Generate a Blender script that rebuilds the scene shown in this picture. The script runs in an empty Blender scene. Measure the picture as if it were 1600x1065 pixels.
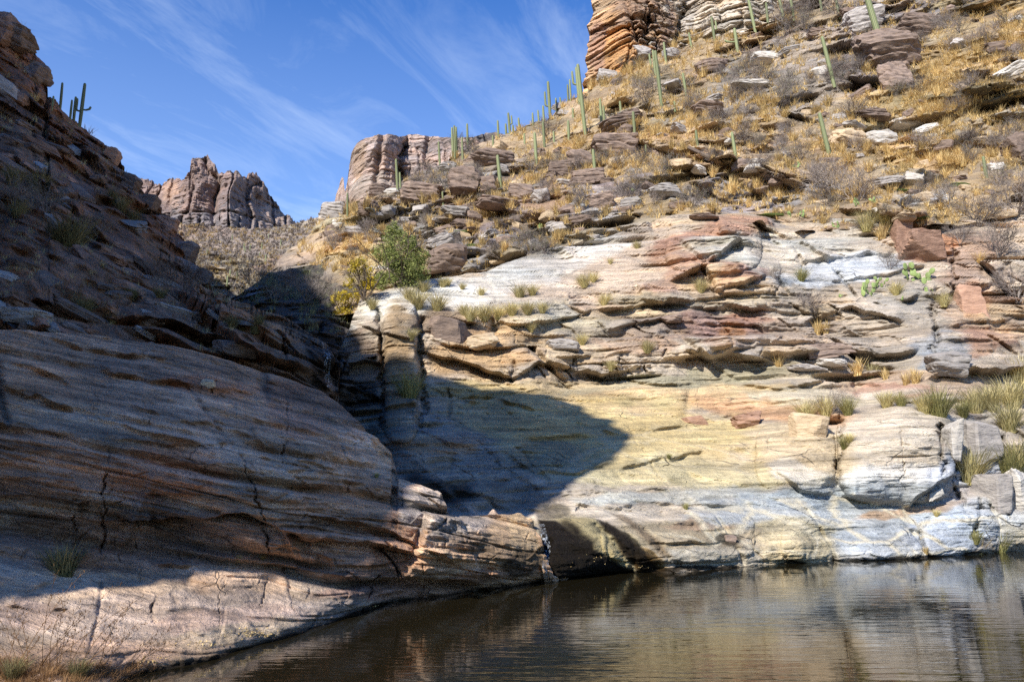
import bpy, math, random
import numpy as np
from mathutils import Vector, Matrix, Euler
random.seed(7); rng = np.random.default_rng(7)
R = math.radians
scn = bpy.context.scene
col = scn.collection
# ------------------------------------------------------------------ camera, sky, sun, exposure
W0, H0, FOC = 1600.0, 1065.0, 1290.0
PITCH = R(8.9); CAMZ = 1.7
cam_d = bpy.data.cameras.new('camera'); cam = bpy.data.objects.new('camera', cam_d); col.objects.link(cam)
cam.location = (0, 0, CAMZ); cam.rotation_euler = (R(90) + PITCH, 0, 0)
cam_d.sensor_fit = 'HORIZONTAL'; cam_d.sensor_width = 36; cam_d.lens = 36 * FOC / W0
cam_d.clip_start = 0.05; cam_d.clip_end = 6000
scn.camera = cam
SUN_ELEV = R(38.0); SUN_H = (-0.56, -0.83)
_n = math.hypot(*SUN_H); SUN_H = (SUN_H[0] / _n, SUN_H[1] / _n)
SUN = Vector((SUN_H[0] * math.cos(SUN_ELEV), SUN_H[1] * math.cos(SUN_ELEV), math.sin(SUN_ELEV)))
sd = bpy.data.lights.new('sun', 'SUN'); sd.energy = 4.7; sd.angle = R(0.5); sd.color = (1.0, 0.955, 0.87)
so = bpy.data.objects.new('sun', sd); col.objects.link(so)
so.rotation_euler = (-SUN).to_track_quat('-Z', 'Y').to_euler(); so.location = (-20, -30, 40)
scn.view_settings.view_transform = 'Standard'; scn.view_settings.look = 'None'
scn.view_settings.gamma = 1.0; scn.view_settings.exposure = 0.82; scn.view_settings.use_curve_mapping = False
world = bpy.data.worlds.new('World'); scn.world = world; world.use_nodes = True
nt = world.node_tree; nt.nodes.clear()
def N(nt, t, **kw):
    n = nt.nodes.new(t)
    for k, v in kw.items():
        if k == 'ins':
            for a, b in v.items(): n.inputs[a].default_value = b
        else: setattr(n, k, v)
    return n
def L(nt, a, b): nt.links.new(a, b)
sky = N(nt, 'ShaderNodeTexSky', sky_type='NISHITA', sun_disc=False, sun_elevation=SUN_ELEV,
        sun_rotation=math.atan2(SUN_H[0], SUN_H[1]), altitude=900, air_density=1.0, dust_density=0.4, ozone_density=2.2)
hs = N(nt, 'ShaderNodeHueSaturation', ins={'Hue': 0.514, 'Saturation': 1.95, 'Value': 1.0})
L(nt, sky.outputs[0], hs.inputs['Color'])
tc = N(nt, 'ShaderNodeTexCoord'); sep = N(nt, 'ShaderNodeSeparateXYZ'); L(nt, tc.outputs['Generated'], sep.inputs[0])
zz = N(nt, 'ShaderNodeMath', operation='MAXIMUM', ins={1: 0.06}); L(nt, sep.outputs['Z'], zz.inputs[0])
dx = N(nt, 'ShaderNodeMath', operation='DIVIDE'); L(nt, sep.outputs['X'], dx.inputs[0]); L(nt, zz.outputs[0], dx.inputs[1])
dy = N(nt, 'ShaderNodeMath', operation='DIVIDE'); L(nt, sep.outputs['Y'], dy.inputs[0]); L(nt, zz.outputs[0], dy.inputs[1])
cmb = N(nt, 'ShaderNodeCombineXYZ'); L(nt, dx.outputs[0], cmb.inputs[0]); L(nt, dy.outputs[0], cmb.inputs[1])
mp0 = N(nt, 'ShaderNodeMapping'); mp0.inputs['Rotation'].default_value = (0, 0, R(-72)); mp = N(nt, 'ShaderNodeMapping'); mp.inputs['Scale'].default_value = (1.1, 3.6, 1)
mp.inputs['Location'].default_value = (3.1, 1.7, 0)
L(nt, cmb.outputs[0], mp0.inputs['Vector']); L(nt, mp0.outputs[0], mp.inputs['Vector'])
nz = N(nt, 'ShaderNodeTexNoise', ins={'Scale': 0.9, 'Detail': 10.0, 'Roughness': 0.66, 'Distortion': 0.7}); L(nt, mp.outputs[0], nz.inputs['Vector'])
nb = N(nt, 'ShaderNodeTexNoise', ins={'Scale': 0.42, 'Detail': 3.0, 'Roughness': 0.5}); L(nt, cmb.outputs[0], nb.inputs['Vector'])
r1 = N(nt, 'ShaderNodeMapRange', ins={1: 0.47, 2: 0.84, 3: 0.0, 4: 0.42}); L(nt, nz.outputs['Fac'], r1.inputs[0])
r2 = N(nt, 'ShaderNodeMapRange', ins={1: 0.30, 2: 0.62, 3: 0.45, 4: 1.0}); L(nt, nb.outputs['Fac'], r2.inputs[0])
hz = N(nt, 'ShaderNodeMapRange', ins={1: 0.60, 2: 0.22, 3: 0.0, 4: 0.5}); L(nt, sep.outputs['Z'], hz.inputs[0])
m1 = N(nt, 'ShaderNodeMath', operation='MULTIPLY'); L(nt, r1.outputs[0], m1.inputs[0]); L(nt, r2.outputs[0], m1.inputs[1])
m2 = N(nt, 'ShaderNodeMath', operation='MULTIPLY', ins={1: 0.75}, use_clamp=True); L(nt, m1.outputs[0], m2.inputs[0])
hz2 = N(nt, 'ShaderNodeMath', operation='MULTIPLY', ins={1: 0.55}); L(nt, hz.outputs[0], hz2.inputs[0])
m3 = N(nt, 'ShaderNodeMath', operation='ADD', use_clamp=True); L(nt, m2.outputs[0], m3.inputs[0]); L(nt, hz2.outputs[0], m3.inputs[1])
mx = N(nt, 'ShaderNodeMix', data_type='RGBA'); L(nt, m3.outputs[0], mx.inputs[0]); L(nt, hs.outputs[0], mx.inputs[6])
mx.inputs[7].default_value = (5.6, 6.3, 7.0, 1)
bg = N(nt, 'ShaderNodeBackground', ins={'Strength': 0.120}); L(nt, mx.outputs[2], bg.inputs[0])
wo = N(nt, 'ShaderNodeOutputWorld'); L(nt, bg.outputs[0], wo.inputs[0])
scn.render.engine = 'CYCLES'
scn.cycles.max_bounces = 6; scn.cycles.diffuse_bounces = 5; scn.cycles.glossy_bounces = 3; scn.cycles.transparent_max_bounces = 8
scn.cycles.caustics_reflective = False; scn.cycles.caustics_refractive = False
scn.cycles.use_denoising = False; scn.cycles.use_adaptive_sampling = True; scn.cycles.adaptive_threshold = 0.012
# ------------------------------------------------------------------ projection helpers
cp, sp = math.cos(PITCH), math.sin(PITCH)
def ray(px, py):
    a = (np.asarray(px, float) - W0 / 2) / FOC; b = (H0 / 2 - np.asarray(py, float)) / FOC
    return a, cp - b * sp, sp + b * cp            # x, y, z
def P(px, py, Y):
    x, y, z = ray(px, py); t = Y / y
    return np.stack([x * t, np.broadcast_to(Y, np.shape(x * t)), CAMZ + z * t], -1)
def Yz(px, py, z):                                # depth at which the ray reaches height z
    x, y, zz = ray(px, py); return y * (z - CAMZ) / zz
# ------------------------------------------------------------------ numpy noise
def h32(i, j=0, k=0, seed=0):
    i = np.asarray(i).astype(np.int64); j = np.asarray(j).astype(np.int64); k = np.asarray(k).astype(np.int64)
    n = (i * 374761393 + j * 668265263 + k * 2147483647 + seed * 974634777) & 0xffffffff
    n = ((n ^ (n >> 13)) * 1274126177) & 0xffffffff
    n = ((n ^ (n >> 15)) * 2246822519) & 0xffffffff
    return ((n ^ (n >> 16)) & 0xffffff) / float(0xffffff)
def vn(x, y, z=0.0, seed=0):
    x, y, z = np.broadcast_arrays(np.asarray(x, float), np.asarray(y, float), np.asarray(z, float))
    xi, yi, zi = np.floor(x), np.floor(y), np.floor(z); fx, fy, fz = x - xi, y - yi, z - zi
    fx = fx * fx * (3 - 2 * fx); fy = fy * fy * (3 - 2 * fy); fz = fz * fz * (3 - 2 * fz)
    r = 0
    for a in (0, 1):
        wa = fx if a else 1 - fx
        for b in (0, 1):
            wb = fy if b else 1 - fy
            for c in (0, 1):
                wc = fz if c else 1 - fz
                r = r + wa * wb * wc * h32(xi + a, yi + b, zi + c, seed)
    return r * 2 - 1
def fbm(x, y, z=0.0, o=4, seed=0, g=0.5):
    r = 0; a = 1.0; t = 0
    for k in range(o):
        r = r + a * vn(x * 2.03 ** k, y * 2.03 ** k, z * 2.03 ** k, seed + k * 17); t += a; a *= g
    return r / t
def sst(x, a, b):
    t = np.clip((x - a) / (b - a), 0, 1); return t * t * (3 - 2 * t)
def interp(pts, x):
    p = np.array(pts, float); return np.interp(x, p[:, 0], p[:, 1])
# ------------------------------------------------------------------ rock sheet builder
class TPS:
    def __init__(s, pts):
        p = np.array([(a, b) for a, b, c in pts], float) / 400.0
        v = np.log(np.array([c for a, b, c in pts], float)); n = len(p); s.p = p
        d = np.linalg.norm(p[:, None] - p[None], axis=2); K = s.k(d) + np.eye(n) * 2e-3
        Q = np.hstack([np.ones((n, 1)), p]); A = np.block([[K, Q], [Q.T, np.zeros((3, 3))]])
        s.w = np.linalg.solve(A, np.concatenate([v, np.zeros(3)]))
    def k(s, d): return np.where(d > 1e-9, d * d * np.log(d + 1e-12), 0)
    def __call__(s, x, y):
        sh = x.shape; q = np.stack([x.ravel(), y.ravel()], 1) / 400.0; o = np.empty(len(q))
        for i in range(0, len(q), 40000):
            c = q[i:i + 40000]; d = np.sqrt(((c[:, None] - s.p[None]) ** 2).sum(2))
            o[i:i + 40000] = s.k(d) @ s.w[:-3] + s.w[-3] + c @ s.w[-2:]
        return np.exp(o).reshape(sh)
def cps(pts):
    o = []
    for p in pts:
        if len(p) == 4: o.append((p[0], p[1], float(Yz(p[0], p[1], p[3]))))
        else: o.append(p)
    return o
def linedist(X, Y, pl):
    """unsigned distance and side (+ above the line) to a left-to-right polyline, in picture pixels of the sheet's own grid"""
    best = np.full(X.shape, 1e9); side = np.ones(X.shape); tt = np.zeros(X.shape)
    n = len(pl) - 1
    for k in range(n):
        (x0, y0), (x1, y1) = pl[k], pl[k + 1]; ex, ey = x1 - x0, y1 - y0; l2 = ex * ex + ey * ey
        t = np.clip(((X - x0) * ex + (Y - y0) * ey) / l2, 0, 1)
        d = np.hypot(X - x0 - t * ex, Y - y0 - t * ey); m = d < best
        best = np.where(m, d, best); side = np.where(m, np.sign(ex * (Y - y0) - ey * (X - x0)), side)
        tt = np.where(m, (k + t) / n, tt)
    return best, -side, tt
def blocks(a, s, T, Ln, seed):
    q = s / T + 0.35 * vn(s / T * 0.5, a / (Ln * 5), seed=seed)
    i = np.floor(q); f = q - i
    b = a / Ln * (0.6 + 0.9 * h32(i, 1, 0, seed)) + h32(i, 2, 0, seed) * 13 + (h32(i, 3, 0, seed) - .5) * 0.8 * f
    j = np.floor(b); g = b - j
    r = h32(i, j, 5, seed) * 2 - 1
    ds = np.minimum(f, 1 - f) * T; da = np.minimum(g, 1 - g) * Ln
    sh = sst(vn(a / (Ln * 1.3), i * 3.7, seed=seed + 3), -0.5, 0.4)
    return r, f, g, ds, da, sh, i, j
MATS = {}
def mesh_grid(name, V, mat, attrs, kind='structure', smooth=False, parent=None, flip=False):
    n, m, _ = V.shape
    me = bpy.data.meshes.new(name); me.vertices.add(n * m); me.vertices.foreach_set('co', V.reshape(-1).astype(np.float32))
    idx = np.arange(n * m).reshape(n, m)
    q = np.stack([idx[:-1, :-1], idx[:-1, 1:], idx[1:, 1:], idx[1:, :-1]], -1).reshape(-1, 4)
    if flip: q = q[:, ::-1]
    me.loops.add(q.size); me.loops.foreach_set('vertex_index', q.reshape(-1).astype(np.int32))
    me.polygons.add(len(q)); me.polygons.foreach_set('loop_start', (np.arange(len(q)) * 4).astype(np.int32))
    me.polygons.foreach_set('loop_total', np.full(len(q), 4, np.int32))
    me.polygons.foreach_set('use_smooth', np.full(len(q), smooth))
    me.update(calc_edges=True)
    for k, (t, arr) in attrs.items():
        at = me.attributes.new(k, t, 'POINT')
        at.data.foreach_set('color' if 'COLOR' in t else 'vector', arr.reshape(-1).astype(np.float32))
    me.materials.append(mat)
    o = bpy.data.objects.new(name, me); col.objects.link(o)
    if kind: o['kind'] = kind
    if parent: o.parent = parent
    return o
def poly_w(X, Y, pts, edge, nz):
    d = np.full(X.shape, 1e9); ins = np.zeros(X.shape, bool); n = len(pts)
    for k in range(n):
        (x0, y0), (x1, y1) = pts[k], pts[(k + 1) % n]; ex, ey = x1 - x0, y1 - y0
        t = np.clip(((X - x0) * ex + (Y - y0) * ey) / (ex * ex + ey * ey), 0, 1); d = np.minimum(d, np.hypot(X - x0 - t * ex, Y - y0 - t * ey))
        ins ^= ((y0 > Y) != (y1 > Y)) & (X < ex * (Y - y0) / (ey if ey else 1e-9) + x0)
    return sst(np.where(ins, d, -d) + nz, -edge, edge)
def patch_w(X, Y, p, wx, wy, nz=0.0):
    if isinstance(p[0], list): return poly_w(X + wx * .35, Y + wy * .35, p[0], p[1], -9 * nz)
    px, py, rx, ry, rot = p[:5]; c, s_ = math.cos(R(rot)), math.sin(R(rot))
    ux = (X + wx - px) * c + (Y + wy - py) * s_; uy = -(X + wx - px) * s_ + (Y + wy - py) * c
    d = np.sqrt((ux / rx) ** 2 + (uy / ry) ** 2)
    return 1 - sst(d + nz, 0.74, 1.16)
def sheet(name, mat, xl, xr, bottom, top, cp_pts, nu, nv, base, patches=(), ledges=(), cracks=(), rough=None, strata=None,
          T=(0.9, 0.35, 0.13), A=(0.22, 0.09, 0.03), fluting=0.0, topnoise=0.0, skirt=(1.5, 8), blockcol=0.16, masks=(), out=None,
          left_skirt=0, xnoise=0, satur=1.0, ymap=None, fl=4.0, lk=0.6, fine=1.0, pal=None, palw=.35, jw=.8, ckw=1.0, calm=.5, warp=.5, soft=1.0, lon=-.12, bulges=(), lines=(.5, .19), ldep=.035, spall=((2.4, .7, .05, 5), (.8, .22, .018, 5)), seed=1, tilt=0.0, asp=3.2, vpow=1.0, scale=1.0, ceil=None):
    v = np.linspace(0, 1, nv) ** vpow
    xlv = interp(xl, v) if isinstance(xl, list) else np.full(nv, float(xl))
    if xnoise: xlv = xlv + xnoise * (fbm(v * 14, 0 * v, seed=seed + 44, o=5, g=.6) * 1.6 + .5 * (h32(np.floor(v * 34), 0, 0, seed) - .5))
    xrv = interp(xr, v) if isinstance(xr, list) else np.full(nv, float(xr))
    xa, xb = float(xlv.min()), float(xrv.max()); gx = np.linspace(xa, xb, 2000); den = np.where((gx > -15) & (gx < 1615), 1.0, .22); cd = np.cumsum(den); cd = (cd - cd[0]) / (cd[-1] - cd[0])
    u = (np.interp(np.linspace(0, 1, nu), cd, gx) - xa) / (xb - xa)
    X = xlv[:, None] + (xrv - xlv)[:, None] * u[None]
    yb, yt = interp(bottom, X), interp(top, X)
    if topnoise:
        yt = yt + topnoise * (fbm(X / 22, 0 * X, seed=seed + 90, o=5, g=0.6)) * 1.3
    Yp = yb + (yt - yb) * v[:, None]
    cc_ = cps(cp_pts)
    if ymap: cc_ = [(q[0], q[1], ymap(q[2])) for q in cc_]
    D = TPS(cc_)(X, Yp)
    B = P(X, Yp, D)
    # smooth base normal, turned towards the open air
    def grad(B):
        du = np.gradient(B, axis=1); dv = np.gradient(B, axis=0); n = np.cross(du, dv)
        n /= np.linalg.norm(n, axis=2, keepdims=True) + 1e-9; return n, du, dv
    n, du, dv = grad(B)
    view = np.array([0, 0, CAMZ]) - B; sgn = np.sign((n * view).sum(2, keepdims=True)); n = n * np.where(sgn == 0, 1, sgn)
    a = B[..., 0] / 1.0 + 0.35 * B[..., 1]
    if strata is None: s = B[..., 2] * 0.92 + B[..., 0] * tilt
    else: s = strata(B, X, Yp)
    a, s = a / scale, s / scale
    s = s + warp * 0.45 * fbm(a / 7, s / 5, seed=seed + 5, o=3) + warp * 0.06 * fbm(a / 1.1, s / 1.1, seed=seed + 6, o=3)
    a2 = a + warp * 0.9 * fbm(a / 6, s / 2.5, seed=seed + 8, o=3)
    rg = np.ones_like(X) if rough is None else rough(X, Yp)
    rg = rg * (1 - calm + calm * 1.35 * sst(fbm(X / 120, Yp / 42, seed=seed + 99, o=3), -.3, .25))
    disp = soft * 0.35 * fbm(a / 3.2, s / 2.2, seed=seed + 9, o=4) * (0.35 + 0.65 * rg)
    pm = 1.35 * np.maximum(np.linalg.norm(np.gradient(B, axis=0), axis=2), np.linalg.norm(np.gradient(B, axis=1), axis=2)) / scale; pm = np.clip(pm, 0, .5 * T[0])
    lw_ = lambda X, Y: 6 * fbm(X / 30, Y / 30, seed=seed + 24, o=3)
    crk = np.zeros_like(X); bc = np.zeros_like(X)
    pid = [None]
    def blk(disp, crk, bc, a2, s, ks):
        for k in ks:
            t, am = T[k], A[k]
            r, f, g, ds, da, sh, i, j = blocks(a2, s, t, t * asp * (1 + .3 * k), seed + 31 * k)
            prof = (f - 0.4) * 0.9                              # the upper lip of a bed stands out over the one below
            am_ = am * rg * (0.25 + 1.1 * sst(fbm(a2 / (t * 9), s / (t * 6), seed=seed + 50 + k, o=2), -0.5, 0.5))
            cn = sst(fbm(a2 / (t * 2.5), s / (t * 2.5), seed=seed + 40 + k, o=2), -0.45, 0.35); cm = sst(fbm(a2 / (t * 4), s / (t * 1.5), seed=seed + 45 + k, o=2), -0.4, 0.3)
            cw = np.minimum(np.maximum(0.045 * t + .014, pm), .35 * t)
            wS = np.exp(-(ds / cw) ** 2); wA = np.exp(-(da / cw) ** 2)
            dep = (am_ * 1.3 + 0.2 * t * rg); val = am_ * (r + prof)
            c = np.maximum(wS * cn, wA * cm * jw)
            val = val * (1 - wS) * (1 - wA) - dep * c
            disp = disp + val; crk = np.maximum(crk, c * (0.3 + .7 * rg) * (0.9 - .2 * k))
            if k <= 1: pid[0] = h32(i, j, 21, seed) if k == 1 else pid[0]
            bc = bc + (h32(i, j, 9, seed + k) - 0.5) * (1.0, 0.6, 0.35)[min(k, 2)] * (0.3 + .7 * rg)
        return disp, crk, bc
    disp, crk, bc = blk(disp, crk, bc, a2, s, [0])
    if fluting:
        aj = a + .9 * fl * fbm(a / fl, s / (2 * fl), seed=seed + 72, o=2); q = aj / fl * 1.0; qi = np.floor(q + .4 * fbm(0 * q, s / (5 * fl), seed=seed + 73)); q2 = aj / (fl * .37)
        col1 = h32(qi, 0, 0, seed) * 2 - 1; fq = q - np.floor(q); col2 = vn(q2, s / (3 * fl), seed=seed + 74)
        disp = disp + fluting * (fbm(a / (2.2 * fl), s / (6 * fl), seed=seed + 70, o=2) * 1.6 + .45 * vn(q, s / (4 * fl), seed=seed + 75) * 1.2 + .35 * col2 - .5 * np.exp(-(np.minimum(fq, 1 - fq) / .1) ** 2) + 0.12 * fbm(a / (fl * .2), s / (fl * .4), seed=seed + 71, o=3))
    for (bx_, by_, rx_, ry_, hh_) in bulges:
        q = ((X + lw_(X, Yp) - bx_) / rx_) ** 4 + ((Yp - by_) / ry_) ** 4; disp = disp + hh_ * np.clip(1 - q, 0, 1) ** .5
    disp = disp * scale
    wx = 16 * fbm(X / 40, Yp / 40, seed=seed + 20, o=4); wy = 12 * fbm(X / 40, Yp / 30, seed=seed + 21, o=4)
    lw = 5.0 * fbm(X / 30, Yp / 30, seed=seed + 22, o=2) + 1.0 * fbm(X / 11, Yp / 11, seed=seed + 23, o=1)
    for ld in ledges:
        pl, h, wa, c, wb = ld[:5]
        xs = [p[0] for p in pl]; ys = [p[1] for p in pl]; mg = 4 * max(wa, wb)
        sel = (X > min(xs) - mg) & (X < max(xs) + mg) & (Yp > min(ys) - mg) & (Yp < max(ys) + mg)
        if not sel.any(): continue
        d, sd_, tt = linedist(X[sel], Yp[sel] + lw[sel], pl)
        fade = np.minimum(sst(tt, -0.001, 0.12), 1 - sst(tt, 0.88, 1.001)); fade = np.where(d > 0, fade, 0)
        up = sd_ > 0
        xx, yy = X[sel], Yp[sel]
        vary = 0.15 + 1.15 * sst(fbm(xx / 45, yy / 300, seed=seed + int(pl[0][0]) % 53, o=3), -0.5, 0.4)
        fade = fade * vary * lk
        soft = sst(d, 0, 5.0)
        disp[sel] += fade * np.where(up, h * np.exp(-d / wa), (h * (1 - soft) - c * np.exp(-d / wb) * soft))
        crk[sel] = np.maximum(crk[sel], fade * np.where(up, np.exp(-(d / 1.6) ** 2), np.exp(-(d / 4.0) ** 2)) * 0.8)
    for ck in cracks:
        pl, c, w = ck[:3]; xs = [p[0] for p in pl]; ys = [p[1] for p in pl]; mg = 4 * w + 8
        sel = (X > min(xs) - mg) & (X < max(xs) + mg) & (Yp > min(ys) - mg) & (Yp < max(ys) + mg)
        if not sel.any(): continue
        d, sd_, tt = linedist(X[sel] + lw[sel] * 1.3 + 2.5 * np.round(fbm(X[sel] / 90, Yp[sel] / 16, seed=seed + 33, o=2) * 3), Yp[sel], pl)
        xx, yy = X[sel], Yp[sel]; en = sst(tt, 0, .15) * (1 - sst(tt, .85, 1)); vv = 0.25 + 0.9 * sst(fbm(xx / 14, yy / 14, seed=seed + int(pl[0][0]) % 31, o=3), -.5, .4)
        wv = w * ckw * (0.35 + 0.75 * vv) * (0.4 + .6 * en)
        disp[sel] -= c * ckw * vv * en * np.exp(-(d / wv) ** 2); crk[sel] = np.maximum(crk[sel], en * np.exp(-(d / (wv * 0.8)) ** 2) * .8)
    dirv = view / np.linalg.norm(view, axis=2, keepdims=True) * 0.88 + 0.12 * n; dirv /= np.linalg.norm(dirv, axis=2, keepdims=True)
    V = B + dirv * disp[..., None]
    # second pass on the displaced rock, so beds cut across the risers too
    sfun = strata if strata is not None else (lambda B, X, Y: B[..., 2] * 0.92 + B[..., 0] * tilt)
    aV = (V[..., 0] + 0.35 * V[..., 1]) / scale; sV = sfun(V, X, Yp) / scale
    sw = warp * 0.45 * fbm(aV / 7, sV / 5, seed=seed + 5, o=3) + warp * 0.06 * fbm(aV / 1.1, sV / 1.1, seed=seed + 6, o=3)
    s2 = sV + sw; a3 = aV + warp * 0.9 * fbm(aV / 6, sV / 2.5, seed=seed + 8, o=3) + 0.3 * V[..., 1] / scale
    d2 = np.zeros_like(X); d2, crk, bc = blk(d2, crk, bc, a3, s2, list(range(1, len(T))))
    tf = T[-1] / scale if scale else T[-1]
    fb = fbm(a3 / (T[-1] * 9), s2 / (T[-1] * 0.9), V[..., 1] / (T[-1] * 6), seed=seed + 77, o=3, g=.55)
    d2 = d2 + fine * A[-1] * 2.0 * (0.35 + 0.65 * rg) * (sst(fb, -0.35, 0.35) - 0.5)
    d2 = d2 + fine * A[-1] * 1.5 * (0.3 + 0.7 * rg) * fbm(a3 / (T[-1] * 1.8), s2 / (T[-1] * 1.2), V[..., 1] / (T[-1] * 2), seed=seed + 78, o=3)
    for q, spc in enumerate(lines):                             # thin open bedding cracks, on and off along their length
        F = s2 / spc + .5 * fbm(a3 / (spc * 8), s2 / (spc * 3), seed=seed + 140 + q, o=3); dl = np.abs(F - np.round(F)) * spc
        on = sst(fbm(a3 / (spc * 5), np.round(F) * 3.3, seed=seed + 150 + q, o=3), lon, lon + .24); cl = on * np.exp(-(dl / np.maximum(.010, pm * .55)) ** 2)
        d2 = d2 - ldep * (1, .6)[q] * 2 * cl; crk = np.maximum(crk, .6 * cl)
    for q, (ta, ts, hh, lv) in enumerate(spall):                # thin plates flaked off the face, with irregular outlines
        F = lv * fbm(a3 / ta, s2 / ts, V[..., 1] / (ta * scale), seed=seed + 120 + q, o=4, g=.5) + 10
        fl = np.floor(F); d2 = d2 + hh * (fl + sst(F - fl, 0.28, 0.72) - 10)
    V = V + dirv * (d2 * scale)[..., None]
    a, s = aV, s2
    if ceil is not None: V = ceil(V, X, Yp)
    # colours
    C = np.empty(X.shape + (3,)); C[:] = base
    pz = 0.55 * fbm(a / 5, s / .5, seed=seed + 63, o=5, g=.6) + 0.5 * fbm(a / 1.7, s / .9, seed=seed + 64, o=4, g=.6)
    for p in patches:
        if isinstance(p[0], list): p = p[:2] + (0, 0, 0) + tuple(p[2:])
        w = patch_w(X, Yp, p, wx, wy, pz + .3 * bc) * (p[6] if len(p) > 6 else 1.0)
        if len(p) > 7: w = w * sst(fbm(a / p[7], s / (p[7] * .35), seed=seed + int(p[0]) % 97, o=4), -0.25, 0.2)
        C = C * (1 - w[..., None]) + np.array(p[5]) * w[..., None]
    if pal is not None:
        pc = np.array(pal)[np.minimum((pid[0] * len(pal)).astype(int), len(pal) - 1)]; pw = (palw * np.clip(rg, 0, 1) * sst(fbm(a / 3, s / 1.2, seed=seed + 65, o=3), -.4, .3))[..., None]
        C = C * (1 - pw) + pc * pw
    bed = fbm(a / 6, s / 0.35, seed=seed + 60, o=4)
    tone = 1 + blockcol * bc * 2 + 0.16 * bed + 0.12 * fbm(a / 1.6, s / 1.0, seed=seed + 61, o=4)
    warm = 0.10 * bc + 0.09 * fbm(a / 2.5, s / 0.9, seed=seed + 62, o=3)
    C = C * tone[..., None] * np.stack([1 + warm, 1 + 0 * warm, 1 - warm], -1)
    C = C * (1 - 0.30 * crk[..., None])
    if satur != 1: m_ = C.mean(-1, keepdims=True); C = m_ + (C - m_) * satur
    C = np.clip(C, 0.008, 0.85)
    M = np.zeros(X.shape + (4,)); M[..., 3] = 1
    for ch, p in masks:
        w = patch_w(X, Yp, p, wx, wy, .5 * pz if isinstance(p[0], list) else 0.0); M[..., ch] = np.maximum(M[..., ch], w * (p[5] if len(p) > 5 else 1))
    # skirts: ground going on behind the crest and round the left edge
    nsk = 7
    if skirt:
        drop, back = skirt; ex = []
        hd = V[-1, :, :2] / np.linalg.norm(V[-1, :, :2], axis=1, keepdims=True)
        for k in range(1, nsk + 1):
            t = k / nsk; q = V[-1] + np.stack([hd[:, 0] * back * t, hd[:, 1] * back * t, -drop * t ** 1.6 + 0.15 * drop * fbm(X[-1] / 30, 0 * X[-1] + k)], -1)
            ex.append(q)
        V = np.concatenate([V, np.array(ex)]); rep = lambda Z: np.concatenate([Z, np.repeat(Z[-1:], nsk, 0)])
        C, M, a, s = rep(C), rep(M), rep(a), rep(s)
    if left_skirt:
        ex = []
        for k in range(nsk, 0, -1):
            t = k / nsk; q = V[:, 0] + np.stack([left_skirt * 0.25 * t + 0 * V[:, 0, 0], left_skirt * t + 0 * V[:, 0, 0], 0 * V[:, 0, 0]], -1); ex.append(q)
        V = np.concatenate([np.array(ex).transpose(1, 0, 2), V], 1); rep = lambda Z: np.concatenate([np.repeat(Z[:, :1], nsk, 1), Z], 1)
        C, M, a, s = rep(C), rep(M), rep(a), rep(s)
    RC = np.stack([a, V[..., 1] * 0.6 / scale, s], -1)
    C4 = np.concatenate([C, np.ones(C.shape[:2] + (1,))], -1)
    return mesh_grid(name, V, mat, {'col': ('FLOAT_COLOR', C4), 'msk': ('FLOAT_COLOR', M), 'rc': ('FLOAT_VECTOR', RC)})
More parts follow.
